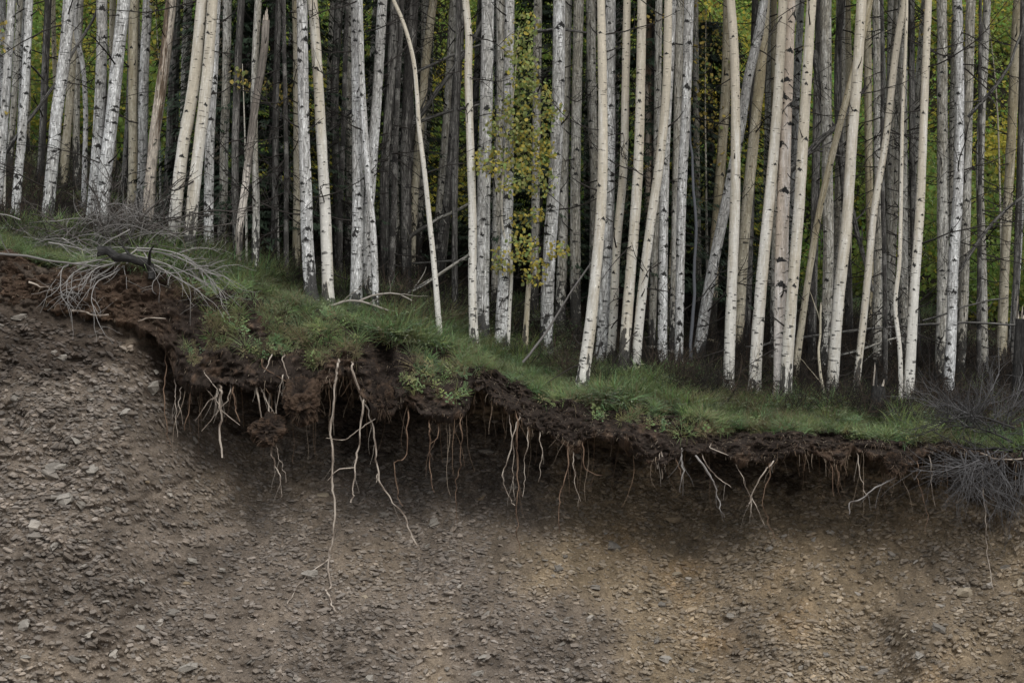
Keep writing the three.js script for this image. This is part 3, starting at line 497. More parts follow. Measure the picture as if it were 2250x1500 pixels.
pole('leaning_pole', 'thick dark curved limb rising right behind the winding stem', '860,330 934,239 981,172 1030,100 1062,45', 13, -3.3, D, 'dead pole', LP, 4);
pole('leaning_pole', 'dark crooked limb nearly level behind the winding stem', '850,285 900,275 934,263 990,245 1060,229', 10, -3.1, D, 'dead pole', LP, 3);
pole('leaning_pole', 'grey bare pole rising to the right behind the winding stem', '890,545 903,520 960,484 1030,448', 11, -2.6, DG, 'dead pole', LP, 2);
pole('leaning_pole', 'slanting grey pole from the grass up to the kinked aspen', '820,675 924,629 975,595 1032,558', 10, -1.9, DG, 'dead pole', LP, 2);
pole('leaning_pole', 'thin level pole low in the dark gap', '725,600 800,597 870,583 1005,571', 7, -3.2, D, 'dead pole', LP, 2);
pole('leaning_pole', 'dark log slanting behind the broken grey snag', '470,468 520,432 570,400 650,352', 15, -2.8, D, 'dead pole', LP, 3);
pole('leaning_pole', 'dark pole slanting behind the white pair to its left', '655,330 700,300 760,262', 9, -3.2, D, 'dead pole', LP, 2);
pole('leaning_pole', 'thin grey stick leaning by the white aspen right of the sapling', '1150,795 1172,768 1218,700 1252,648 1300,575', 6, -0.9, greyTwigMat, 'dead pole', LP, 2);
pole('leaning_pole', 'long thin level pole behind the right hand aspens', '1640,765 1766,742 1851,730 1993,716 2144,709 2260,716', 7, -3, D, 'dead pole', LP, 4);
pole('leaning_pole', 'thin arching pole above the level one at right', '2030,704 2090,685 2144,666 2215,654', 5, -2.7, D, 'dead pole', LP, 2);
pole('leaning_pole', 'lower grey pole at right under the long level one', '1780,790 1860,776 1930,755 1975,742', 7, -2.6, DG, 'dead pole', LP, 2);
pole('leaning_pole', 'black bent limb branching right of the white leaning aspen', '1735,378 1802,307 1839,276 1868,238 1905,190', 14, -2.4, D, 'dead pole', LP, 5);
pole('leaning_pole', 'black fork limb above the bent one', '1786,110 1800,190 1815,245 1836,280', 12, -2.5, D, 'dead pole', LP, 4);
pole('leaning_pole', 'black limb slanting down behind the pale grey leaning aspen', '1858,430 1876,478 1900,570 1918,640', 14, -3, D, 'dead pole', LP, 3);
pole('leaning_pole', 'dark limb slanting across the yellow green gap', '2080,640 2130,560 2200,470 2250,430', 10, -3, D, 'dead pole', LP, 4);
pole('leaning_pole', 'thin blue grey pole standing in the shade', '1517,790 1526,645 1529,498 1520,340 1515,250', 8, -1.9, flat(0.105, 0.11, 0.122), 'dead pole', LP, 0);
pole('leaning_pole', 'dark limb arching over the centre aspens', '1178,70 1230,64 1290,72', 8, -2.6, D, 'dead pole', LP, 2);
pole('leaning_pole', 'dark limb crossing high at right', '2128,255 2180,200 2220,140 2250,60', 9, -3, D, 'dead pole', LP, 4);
pole('fallen_branch', 'pale forked dead branch lying on the grass by the white pair', '708,676 735,671 762,660 783,661 815,668 856,682', 7, -0.75, paleTwigMat, 'fallen branch', undefined, 3);
pole('fallen_branch', 'thin pale branch arching above the forked one on the grass', '790,662 820,650 871,645 905,660', 5, -0.8, paleTwigMat, 'fallen branch', undefined, 3);
pole('fallen_branch', 'long thin pole lying along the turf edge at far left', '-15,556 60,563 140,577 196,581', 6, 0.16, greyTwigMat, 'fallen branch', undefined, 1);
{ const c = standAt(1806, 890); pole('thin_sapling', 'thin bare wavy stem beside the thin tan leaning aspen', '1811,892 1808,840 1800,780 1803,740 1806,665', 7, c.z, barkSet.o[1], 'sapling', undefined, 2); }
console.log('poles', performance.now() | 0);
// ------------------------------------------------------------------ hanging roots
const rootTone = { p: [0.46, 0.40, 0.335], b: [0.22, 0.15, 0.105], d: [0.12, 0.085, 0.06], g: [0.31, 0.295, 0.28] }, rootMat = new THREE.MeshPhysicalMaterial({ vertexColors: true, roughness: 0.95, specularIntensity: 0.3 });
const rootCol = (m, sd) => { const t = rootTone[m]; return (k, s) => { const n = vn(k * 0.55, s * 0.8, sd) + 0.5 * vn(k * 1.7, s * 1.5, sd + 9), q = smooth(-0.35, 0.3, n), f = 0.28 + 0.72 * q; return [t[0] * f, t[1] * f * (0.9 + 0.1 * q), t[2] * f * (0.85 + 0.15 * q)]; }; };
function rootPts(px, z0) {
  return px.map(([x, y], k) => { let z = z0; for (let it = 0; it < 24; it++) { const p = at(x, y, z); const zb = lerp(z, bankZ(p.x, p.y) + 0.1, 0.7); z = Math.max(z0, zb); } return at(x, y, z); });
}
function rootTube(g, px, w, z0, o, r, thin = 0.3, m = 'p', up = null) {
  const pre = rootPts(px, z0); if (up) pre.unshift(...up); const raw = pre.map((p) => p.sub(o)), cv = new THREE.CatmullRomCurve3(raw, false, 'centripetal'), n = Math.max(5, Math.round(cv.getLength() / 0.045)), P = cv.getPoints(n);
  P.forEach((p, k) => { const a = 0.012 * Math.min(1, k / 3); p.x += (vn(k * 0.45, o.x * 31, 2) * 1.8 + vn(k * 1.1, o.x * 23, 6) * 0.9) * a; p.z += Math.abs(vn(k * 0.45, o.x * 17, 8)) * a; p.y += vn(k * 0.4, 4, o.x * 13) * a * 0.5; });
  g.tube(P, taper(P.length, w / PPM / 2 * 0.86, w / PPM / 2 * thin), 6, { lumpy: 0.45, col: rootCol(m, px[0][0]) }); return P;
}
function root(label, spec, w, m = 'p', o = {}) {
  const lines = spec.split('|').map(trace), z0 = o.z ?? footZ(lines[0][0][0]) - 0.02, org = rootPts(lines[0].slice(0, 1), z0)[0], r = mulberry(Math.round(lines[0][0][0] * 7));
  const g = thing(o.name ?? 'hanging_root', label, 'root', org, o.group ?? 'roots hanging from the turf'); let main;
  lines.forEach((l, k) => { const b = new Geo(); let up = null; if (!k && !o.name) { const x = (l[0][0] - 1125) / PPM, tt = turf(x, 0.66); if (tt.y > org.y + 0.02) up = [tt]; else up = [org.clone().add(V(0, 0.06, -0.14))]; } const P = rootTube(b, l, k ? w * 0.6 : w, z0, org, r, o.thin ?? 0.35, m, up); if (!k) main = P; mesh(k ? 'side_root' : 'stem', b.build(), rootMat, g); });
  for (let k = 0; k < (o.hair ?? 3); k++) { const i = Math.floor(main.length * (0.15 + 0.8 * r())), b = new Geo(); b.tube(wander(main[Math.min(i, main.length - 1)], V((r() - 0.5) * 1.2, -1, 0.2).normalize(), 0.1 + 0.3 * r(), 6, 0.35, -0.05, r), taper(7, 0.003, 0.0012), 3, { cap: false, col: rootTone[m].map((c) => c * 0.6) }); mesh('rootlet', b.build(), rootMat, g); }
}
root('longest pale root, hanging far down the bank with a forked tip', '741,800 738,840 728,930 730,1030 735,1100 730,1180 722,1230 724,1290 718,1300 728,1330 738,1345|722,1228 690,1250 665,1275 640,1310 630,1335', 6.5, 'p', { thin: 0.6 });
root('pale root crossed by a level twig beside the longest root', '800,880 790,950 782,1020 775,1080 768,1105|778,1027 740,1033 722,1055|825,920 790,942 760,965 715,963', 5.5, 'p', { thin: 0.55 });
root('long slanting pale root right of the crossed one', '772,805 795,870 815,925 828,990 830,1040 850,1085 885,1130 905,1175 917,1205|830,1040 824,1060', 5.5, 'p', { thin: 0.6 });
root('thick short pale root hanging straight at the left end of the hollow', '482,850 485,870 483,940 485,1005', 7, 'p', { thin: 0.7 });
[['437,815 450,850 476,890', 4, 'first straight root stub slanting right at the left end of the hollow'], ['449,815 471,848 485,870', 3.5, 'thin stub crossing over the first slanting stub'], ['506,862 490,890 441,947', 4, 'stub slanting down to the left across the thick short root'], ['511,855 517,890 524,927', 5, 'pale stub right of the thick short root'], ['475,868 457,883 427,924', 4, 'shorter stub slanting left of the thick short root'], ['478,885 490,904 525,934', 3.5, 'stub slanting right below the thick short root'], ['420,820 418,871 406,946', 4.5, 'brown root bending left at the end of the hollow'], ['399,842 393,874 402,932', 4, 'bowed root at the far left end of the hollow'], ['362,850 364,948 370,965 374,982', 3.5, 'leftmost thin root hanging against the open bank'], ['385,860 385,880 387,960', 3.5, 'second thin root from the left against the bank'], ['562,830 567,880 576,925', 7, 'thick root running down into the hanging clod'], ['575,855 579,867 602,909', 4.5, 'left slanting root above the hanging clod'], ['618,830 616,841 604,909', 4.5, 'right root above the hanging clod'], ['572,800 600,822 644,850', 4, 'root slanting right under the grass left of centre'], ['594,790 585,808 573,825', 4, 'short root crossing the slanting one under the grass'], ['622,790 626,815 634,835', 4, 'stubby forked root high in the left hollow'], ['594,972 600,1010 612,1050 618,1092', 5.5, 'pale root dangling below the hanging clod'], ['606,975 620,1020 626,1060', 2.5, 'hair thin root beside the one below the clod'],
 ['896,930 894,953 887,1006 870,1014 866,1033 872,1082 883,1112', 4, 'brown kinked root left of the orange one'], ['944,935 944,957 946,1036 955,1082', 5, 'orange brown root hanging from the big turf slab'], ['963,955 958,965 946,975', 3.5, 'short hooked root beside the orange brown one'], ['1012,915 1012,1017 1001,1063 1003,1150', 3, 'thin brown root right of the orange one'], ['1140,915 1120,1000 1105,1050 1118,1090 1130,1110', 4, 'bowed root, leftmost of the bundle at the slab corner'], ['1137,915 1138,1020 1137,1130 1141,1215', 4.5, 'longest root of the bundle at the slab corner'], ['1122,930 1130,1010 1128,1060 1132,1100', 3, 'middle thin root of the bundle at the slab corner'], ['1160,955 1150,1030 1152,1090', 3, 'thin root right of the bundle'], ['1185,960 1190,1000 1182,1060', 3, 'thin root left of the straight pale one'], ['1249,965 1245,1033 1230,1101 1231,1170', 4.5, 'straight pale root left of the brown scallop'], ['1283,975 1283,1025 1300,1040 1329,1044', 4, 'root bending level to the right under the scallop'], ['1258,1000 1262,1050 1276,1101', 3, 'thin root right of the straight pale one'], ['1449,1000 1448,1030', 4, 'short grey peg left of the grey stubs'], ['1452,995 1456,1010 1458,1052', 6, 'left grey root stub under the turf point'], ['1498,990 1500,1017 1499,1045 1494,1082', 6.5, 'right grey root stub under the turf point'], ['1484,1000 1490,1020 1494,1045', 3.5, 'thin grey peg beside the right grey stub'], ['1524,995 1561,1048 1576,1090 1591,1137', 7, 'large grey weathered root slanting right'], ['1545,1010 1575,1045 1605,1070', 3.5, 'thin grey root over the large slanting one'], ['1565,985 1610,1006 1633,1055 1652,1097', 3.5, 'long thin root reaching the pale fork'], ['1700,1015 1682,1035 1652,1093 1640,1112|1652,1093 1668,1125 1682,1155|1652,1093 1650,1120 1657,1140', 4.5, 'pale root with a three toed fork'], ['1692,1020 1690,1044 1677,1101 1690,1150 1703,1185', 3.5, 'wavy root right of the three toed fork'], ['1825,1020 1828,1036 1832,1090', 3.5, 'thin root under the red brown lobe'], ['1840,1020 1842,1050 1845,1085', 3, 'hair root beside the one under the red brown lobe'], ['1883,1000 1893,1055 1904,1090', 3.5, 'thin root left of the long bent stick'], ['1977,1040 1927,1071 1885,1099 1868,1103 1866,1130', 6.5, 'long bent pale stick slanting left from a hanging clod'], ['2016,1015 2018,1055 2037,1128 2035,1172', 3, 'thin root right of the long bent stick'], ['2043,1000 2045,1040 2056,1112', 3, 'thin root hanging left of the right brush'], ['2160,1040 2165,1116 2168,1196 2183,1297', 4.5, 'lone long root hanging at the right below the brush']].forEach(([s, w, l], k) => root(l, s, w, w > 6 && s[0] === '1' ? 'g' : k % 5 === 3 || /brown/.test(l) ? 'b' : 'p', { hair: w > 4 ? 3 : 1 }));
root('pinkish bare root poking from the soil at upper left', '62,620 78,624 90,631 104,629', 6, 'p', { z: 0.26, hair: 0, name: 'bare_root' });
root('bare pale root lying on the bank below the left brush', '157,682 180,684 205,692 238,692', 6, 'p', { z: 0.2, hair: 0, name: 'bare_root', thin: 0.8 });
root('thin pale root lying right of the bare one on the bank', '303,706 325,699 362,699', 4, 'p', { z: 0.16, hair: 0, name: 'bare_root', thin: 0.7 });
root('pale root lying on the red soil at the far right edge', '2155,995 2190,1008 2250,1008', 5, 'p', { z: 0.3, hair: 0, name: 'bare_root', thin: 0.8 });
{ // fringe of fine rootlets along the lower edge of the turf
  const r = mulberry(61), g = new Geo(), cols = [[0.22, 0.15, 0.1], [0.3, 0.24, 0.18], [0.12, 0.085, 0.06]];
  for (let k = 0; k < 950; k++) { const x = lerp(-4.1, 6.4, r()), p = turf(x, 0.55 + 0.13 * r()); if ((px0(x) < 700 && r() < 0.5) || r() > 0.25 + 2.2 * fbm(x * 3, 5, 2, 2)) continue; const c = cols[Math.floor(r() * 3)]; g.tube(wander(p, V((r() - 0.5) * 0.9, -1, r() * 0.4).normalize(), 0.04 + 0.36 * Math.pow(r(), 3), 5, 0.7, -0.1, r), taper(6, 0.0022 + 0.0018 * r(), 0.001), 3, { cap: false, col: c }); }
  for (let k = 0; k < 90; k++) { const x = lerp(-4.0, 6.2, r()), p = turf(x, 0.62 + 0.1 * r()), c = cols[Math.floor(r() * 3)]; g.tube(wander(p, V((r() - 0.5) * 0.3, -1, 0.05).normalize(), 0.3 + 0.6 * r(), 12, 0.35, -0.12, r), taper(13, 0.0038, 0.0015), 3, { cap: false, col: c }); }
  for (let k = 0; k < 9000; k++) { const x = lerp(-7, 7, r()), t = 0.25 + 0.4 * r(), p = turf(x, t), d = V(r() - 0.5, r() - 0.75, 0.12 + 0.5 * r()).normalize(), q = r(), c = q < 0.12 ? [0.34, 0.28, 0.21] : q < 0.5 ? [0.15, 0.105, 0.072] : [0.07, 0.05, 0.04], l = 0.015 + 0.06 * r() * r(); g.tube([p.clone().addScaledVector(d, -0.01), p.clone().addScaledVector(d, l * 0.5), p.clone().addScaledVector(d, l).add(V(0, -l * 0.3, 0))], [0.0024, 0.002, 0.001], 3, { cap: false, col: c }); }
  const o = mesh('rootlets', g.build(), rootMat, overhang); o.userData.kind = 'stuff';
}
// clods of earth held by the roots
function clod(label, px, py, z, w, h) {
  const g = new THREE.IcosahedronGeometry(1, 14), p = g.attributes.position, c = [], v = V(), o = at(px, py, z), sx = w / PPM / 2, sy = h / PPM / 2;
  const idx = new THREE.BufferGeometry(); const q = [];
  for (let k = 0; k < p.count; k++) { v.fromBufferAttribute(p, k); const n = fbm(v.x * 1.6 + px, v.y * 1.6, v.z * 1.6, 4), m = fbm(v.x * 7 + px, v.y * 7, v.z * 7, 2); const f = 1 + 0.75 * n + 0.3 * m; q.push(v.x * f * sx, v.y * f * sy, v.z * f * sx * 0.8); const t = smooth(-0.1, 0.3, n + m); c.push(lerp(0.05, 0.095, t), lerp(0.038, 0.064, t), lerp(0.031, 0.045, t)); }
  g.setAttribute('position', new THREE.Float32BufferAttribute(q, 3)); g.setAttribute('color', new THREE.Float32BufferAttribute(c, 3)); g.computeVertexNormals();
  const t = thing('soil_clod', label, 'clod', o, 'clods of earth hanging in roots'); mesh('earth', g, overhang.material, t);
  const r = mulberry(px), b = new Geo(); for (let k = 0; k < 26; k++) { const d = V(r() - 0.5, r() - 0.8, r() * 0.8).normalize(); b.tube(wander(V(d.x * sx * 0.9, d.y * sy * 0.9, d.z * sx * 0.7), d, 0.06 + 0.12 * r(), 4, 0.5, -0.1, r), taper(5, 0.003, 0.001), 3, { cap: false }); } mesh('rootlets', b.build(), flat(0.12, 0.085, 0.06), t).userData.kind = 'stuff';
}
clod('earth clod dangling in roots at the left of the hollow', 590, 945, 0.36, 78, 66);
clod('earth clod bulging under the turf right of the left hollow', 662, 880, 0.36, 74, 96);
clod('small red earth clod at the end of the long bent stick', 1968, 1020, 0.26, 40, 48);
clod('dark earth clod under the turf by the level twig', 840, 880, 0.3, 46, 60);

// ------------------------------------------------------------------ stones
function chip(seed) {
  const r = mulberry(seed), g = new THREE.DodecahedronGeometry(1, 0), p = g.attributes.position, seen = new Map(), v = V(), sx = 1, sy = 0.28 + 0.3 * r(), sz = 0.55 + 0.35 * r();
  for (let k = 0; k < p.count; k++) { v.fromBufferAttribute(p, k); const key = v.toArray().map((a) => a.toFixed(2)).join(); if (!seen.has(key)) seen.set(key, V(r() - 0.5, r() - 0.5, r() - 0.5).multiplyScalar(0.75)); v.add(seen.get(key)); p.setXYZ(k, v.x * sx, clamp(v.y, -0.75, 0.75) * sy * 1.3, v.z * sz); }
  g.computeVertexNormals(); return g;
}
const chips = Array.from({ length: 8 }, (_, k) => chip(500 + k));
const stoneMats = [[0.20, 0.18, 0.155], [0.255, 0.235, 0.205], [0.16, 0.145, 0.125], [0.29, 0.245, 0.18], [0.225, 0.175, 0.115], [0.33, 0.30, 0.26]].map((c) => { const t = soilGrain.clone(); return new THREE.MeshStandardMaterial({ color: lin(c[0] * 1.4, c[1] * 1.4, c[2] * 1.4), map: t, roughness: 0.9 }); });
function lie(x, y, r, sink, size) {
  const n = bankNormal(x, y), p = bankPoint(x, y).addScaledVector(n, sink * size);
  const up = V(n.x * 0.7 + (r() - 0.5) * 0.7, n.y * 0.5 + 0.55 + (r() - 0.5) * 0.5, n.z * 0.45 + (r() - 0.5) * 0.5).normalize();
  const q = new THREE.Quaternion().setFromUnitVectors(V(0, 1, 0), up), spin = new THREE.Quaternion().setFromAxisAngle(V(0, 1, 0), (r() - 0.3) * 1.6); q.multiply(spin); return [p, q, n];
}
const inView = (r) => { const x = lerp(-6.9, 6.7, r()), h = 0.15 + 4.6 * r(); return [x, footYs(x) - h, h]; };
{
  const r = mulberry(314), sc = [0, 0, 0];
  let n = 0; while (n < 296) { const [x, y, h] = inView(r); if (y < -4.5 || (px0(x) > 400 && h < 0.9 && r() < 0.75)) continue; const s = 0.034 + 0.045 * r() * r() + (r() < 0.08 ? 0.03 : 0); const [p, q] = lie(x, y, r, 0.18, s); const tan = px0(x) > 1250 && r() < 0.6; const o = mesh('stone', chips[n % 8], stoneMats[tan ? 3 + Math.floor(r() * 3) : Math.floor(r() * 3) + (r() < 0.12 ? 3 : 0)], bank); o.name = n ? `stone_${String(n).padStart(3, '0')}` : 'stone'; o.position.copy(p); o.quaternion.copy(q); o.scale.set(s * (0.8 + 0.7 * r()), s, s); n++; }
  for (let v = 0; v < 4; v++) {
    const l = []; while (l.length < 26000) { const [x, y, h] = inView(r); if (y < -4.6) continue; const dens = 0.6 + 0.8 * fbm(x * 1.6, y * 1.6, 91, 3); if (r() > dens) continue; const s = 0.0055 + 0.034 * Math.pow(r(), 5.5) + (r() < 0.05 ? 0.01 : 0); const [p, q] = lie(x, y, r, 0.32, s); soilColour(p, sc); const k = 0.75 + 0.75 * r() * r(), gy = 0.05 + 0.3 * r(), m = (sc[0] + sc[1] + sc[2]) / 3; l.push([p, q, V(s * (0.8 + 0.8 * r()), s, s), lin(lerp(sc[0], m, gy) * k, lerp(sc[1], m, gy) * k, lerp(sc[2], m, gy) * k)]); }
    const o = scatter('gravel', chips[v * 2], new THREE.MeshPhysicalMaterial({ color: 0xffffff, roughness: 0.92, specularIntensity: 0.5 }), l, bank); o.userData.kind = 'stuff';
  }
}
function rock(label, px, py, w, hgt, m, turn = 0) {
  let z = 0; for (let k = 0; k < 12; k++) { const p = at(px, py, z); z = bankZ(p.x, p.y); } const o = at(px, py, z + 0.03), g = chip(Math.round(px)); const s = w / scaleAt(z) / 2; const t = mesh('rock', g, stoneMats[m]); t.position.copy(o); t.scale.set(s, s * hgt, s); t.rotation.set(0.25, turn, turn * 0.3 + 0.2); tag(t, label, 'rock', 'larger rocks on the bank');
}
rock('square grey rock near the left end of the hollow', 335, 852, 36, 1.6, 1, 0.5);
rock('flat split grey slab at the left of the bank', 143, 1096, 40, 1.1, 1, 0.1);
rock('pale tan rock slanting below the split slab', 73, 1152, 38, 1.1, 5, -0.7);
rock('grey pointed rock right below the pale tan one', 118, 1198, 26, 1.5, 1, 0.8);
rock('large flat rock at the bottom left edge', 413, 1466, 46, 1.1, 1, 0.2);
rock('pale upright rock above the bottom left corner', 350, 1367, 20, 1.6, 5, 0.6);
rock('flat tan slab beside the ochre stain', 1488, 1260, 38, 0.9, 3, -0.4);
rock('big rounded tan rock right of the ochre beds', 2122, 1300, 34, 1.8, 3, 0.3);
rock('pale rock near the centre bottom of the bank', 1297, 1359, 20, 1.4, 5, 0.3);
rock('flat brown slab low in the hollow of the bank', 842, 1130, 34, 1, 0, -0.2);
rock('dark wedge rock under the straight pale root', 1347, 1200, 36, 1.2, 2, -0.9);
rock('pale blocky rock under the long lone root', 2176, 1286, 16, 1.3, 5, 0.4);
console.log('stones', performance.now() | 0);
// ------------------------------------------------------------------ grass, herbs and undergrowth
function tuftGeo(seed, n, len, w, spread) { const g = new Geo(), r = mulberry(seed); for (let k = 0; k < n; k++) { const a = r() * 6.3; g.blade(V(Math.cos(a) * spread * r(), -0.02, Math.sin(a) * spread * r()), V(Math.cos(a), 0, Math.sin(a)), len * (0.5 + 0.7 * r()), w * (0.7 + 0.6 * r()), 0.3 + 0.9 * r()); } return g.build(); }
const grassMat = new THREE.MeshPhysicalMaterial({ color: 0xffffff, roughness: 1, transmission: 0.45, thickness: 0, ior: 1.05 });
const tufts = [tuftGeo(1, 26, 0.17, 0.006, 0.06), tuftGeo(2, 22, 0.24, 0.006, 0.07), tuftGeo(3, 28, 0.12, 0.005, 0.07)];
function herbGeo(seed) { const g = new Geo(), r = mulberry(seed); for (let s = 0; s < 5; s++) { const a = s * 1.26 + r(), d = V(Math.cos(a), 0, Math.sin(a)); for (let k = 1; k <= 7; k++) { const t = k / 7, p = V(d.x * t * 0.1, 0.13 * t - 0.06 * t * t, d.z * t * 0.1); for (const e of [-1, 1]) g.leaf(p, V(d.x * 0.5 - d.z * e, 0.15, d.z * 0.5 + d.x * e).normalize(), V(0, 1, 0.02), 0.034 * (1.15 - t * 0.7), 0.008); } } return g.build(); }
function broadGeo(seed) { const g = new Geo(), r = mulberry(seed); for (let s = 0; s < 14; s++) { const a = r() * 6.3, d = V(Math.cos(a), 0.3 * (r() - 0.3), Math.sin(a)).normalize(); g.leaf(V(d.x * 0.06 * r(), 0.02 + 0.1 * r(), d.z * 0.06 * r()), d, V(0, 1, 0.03), 0.022 + 0.018 * r(), 0.016 + 0.01 * r()); } return g.build(); }
const herbs = [herbGeo(11), herbGeo(12), broadGeo(13)];
function greenTone(r, dry = 0) { const k = 0.5 + 0.9 * r(); return r() < dry ? lin(0.24 * k, 0.205 * k, 0.12 * k) : lin((0.18 + 0.11 * r()) * k, (0.26 + 0.08 * r()) * k, (0.115 + 0.05 * r()) * k); }
{
  const r = mulberry(1234), lists = [[], [], [], [], [], []], add = (k, p, e, s, c) => lists[k].push([p, e, s, c]);
  // where grass grows along the edge, by x in the photograph: 1 thick, 0 none
  const thick = curve1(trace('-300,0.9 0,0.9 180,0.8 300,0.35 420,0.45 480,1 900,1 1040,0.9 1150,0.7 1300,0.9 2000,1 2040,0.4 2080,0.15 2140,0.3 2250,0.35 2600,0.5'));
  for (let k = 0; k < 24000; k++) {
    const x = lerp(-8.5, 8.5, r()), pz = crestZ(px0(x)), d = 1.7 * Math.pow(r(), 1.3) - 0.02, z = pz - d; if (r() > thick(px0(x)) * (0.55 + 0.9 * smooth(-0.3, 0.2, fbm(x * 1.5, z * 1.5, 17, 3)))) continue;
    const p = V(x, ground(x, z), z), e = new THREE.Euler(d < 0.12 ? 0.5 * r() : (r() - 0.5) * 0.3, r() * 6.3, (r() - 0.5) * 0.3), kind = r() < 0.7 ? Math.floor(r() * 3) : 3 + Math.floor(r() * 2.15);
    add(kind, p, e, (0.5 + 0.9 * r()) * (0.75 + 0.8 * smooth(-0.2, 0.3, fbm(x * 2.2, z * 2.2, 33, 2))), greenTone(r, 0.05 + 0.35 * smooth(0.05, 0.35, fbm(x * 1.3, z * 1.3, 44, 2))));
  }
  // turf that hangs down the broken edge
  const drape = curve1(trace('-300,0.06 0,0.06 200,0.06 330,0.05 430,0.3 470,0.55 560,0.55 640,0.5 700,0.55 800,0.5 830,0.15 880,0.15 930,0.35 1050,0.2 1150,0.1 1300,0.1 1480,0.35 1560,0.35 1620,0.12 2000,0.1 2100,0.05 2600,0.05'));
  for (let k = 0; k < 14000; k++) {
    const x = lerp(-8, 8, r()), q = r(), lim = drape(px0(x)) * (0.75 + 0.8 * (0.5 + fbm(x * 3, 2, 5, 2))); if (q > lim || r() < 0.75 * q / lim || fbm(x * 5, q * 4, 12, 2) < -0.12) continue; const p = turf(x, 0.25 + 0.37 * q), dry = clamp(0.15 + (q - lim * 0.3) * 2, 0.1, 0.8);
    const e = new THREE.Euler(0.5 + 1.3 * q + 0.5 * r(), (r() - 0.5) * 1.6, (r() - 0.5) * 0.8, 'YXZ'); add(r() < 0.84 ? Math.floor(r() * 3) : 3 + Math.floor(r() * 3), p, e, 0.5 + 0.6 * r(), greenTone(r, dry));
  }
  // a few plants rooted in the bare face
  for (const [px, py, n] of [[930, 820, 16], [905, 845, 10], [985, 825, 8], [1005, 870, 6], [960, 860, 8], [700, 790, 14], [610, 760, 20], [520, 720, 20], [470, 700, 12], [1215, 870, 12], [1320, 905, 14], [1370, 915, 10], [1440, 930, 14], [430, 780, 10], [560, 775, 12], [1500, 945, 10]]) for (let k = 0; k < n; k++) { const P = px + (r() - 0.5) * 40, Y = py + (r() - 0.5) * 30, x = (P - 1125) / PPM, q = clamp(((750 - Y) / PPM - crestY(x)) / (footY(x) - crestY(x)), 0.02, 0.95), p = turf(x, 0.25 + 0.37 * q); add(r() < 0.5 ? 5 : Math.floor(r() * 5), p, new THREE.Euler(0.8 + 0.5 * r(), (r() - 0.5) * 2, 0, 'YXZ'), 0.6 + 0.5 * r(), greenTone(r, 0.3)); }
  // thin green under the trees
  for (let k = 0; k < 9000; k++) { const z = -1.6 - 11 * r(), x = (r() - 0.5) * 2 * (7.5 - z * 0.3); if (fbm(x * 0.6, z * 0.6, 27, 3) < 0.02 - 0.12 * smooth(-5, -9, z)) continue; add(r() < 0.4 ? Math.floor(r() * 3) : 3 + Math.floor(r() * 3), V(x, ground(x, z), z), new THREE.Euler((r() - 0.5) * 0.4, r() * 6.3, 0), 0.9 + 1.1 * r(), greenTone(r, 0.12)); }
  const labels = ['short green grass along the bank edge', 'long green grass along the bank edge', 'fine low grass along the bank edge', 'feathery green herbs in the grass', 'ferny green herbs in the grass', 'broad leaved green herbs in the grass'];
  lists.forEach((l, k) => tag(scatter(k < 3 ? 'grass' : 'herbs', k < 3 ? tufts[k] : herbs[k - 3], grassMat, l), labels[k], k < 3 ? 'grass' : 'herbs', undefined, 'stuff'));
}
{ // leafless dark undergrowth about the feet of the trees
  const twiggy = (seed) => { const g = new Geo(), r = mulberry(seed); for (let k = 0; k < 12; k++) { const a = r() * 6.3, d = V(Math.cos(a) * 0.7, 0.8, Math.sin(a) * 0.7).normalize(), pts = wander(V(0, -0.03, 0), d, 0.25 + 0.35 * r(), 5, 0.5, -0.02, r); g.tube(pts, taper(6, 0.0035, 0.0015), 3, { cap: false }); for (let q = 0; q < 2; q++) g.tube(wander(pts[2 + q], V(r() - 0.5, r() - 0.2, r() - 0.5).normalize(), 0.15, 3, 0.5, 0, r), taper(4, 0.002, 0.001), 3, { cap: false }); } return g.build(); };
  const r = mulberry(888), l = [[], []], dens = curve1(trace('-300,0.5 0,0.5 450,0.5 700,0.5 900,0.6 1250,0.4 1400,0.8 1900,1 2250,1 2600,1'));
  for (let k = 0; k < 3000; k++) { const d = 0.55 + 8 * Math.pow(r(), 1.6), x = (r() - 0.5) * 2 * (7.2 + d * 0.3), z = crestZ(px0(x)) - d; if (r() > dens(px0(x)) * (d < 0.9 ? 0.35 : 1)) continue; const g = r(); l[k % 2].push([V(x, ground(x, z), z), new THREE.Euler(0, r() * 6.3, (r() - 0.5) * 0.4), 0.7 + 0.8 * r(), g < 0.25 ? lin(0.08, 0.06, 0.045) : lin(0.03, 0.026, 0.023)]); }
  l.forEach((q, k) => tag(scatter('undergrowth', twiggy(40 + k), new THREE.MeshPhysicalMaterial({ color: 0xffffff, roughness: 0.95, specularIntensity: 0.25 }), q), k ? 'dark bare twigs between the trees' : 'dark leafless undergrowth about the tree feet', 'undergrowth', undefined, 'stuff'));
}
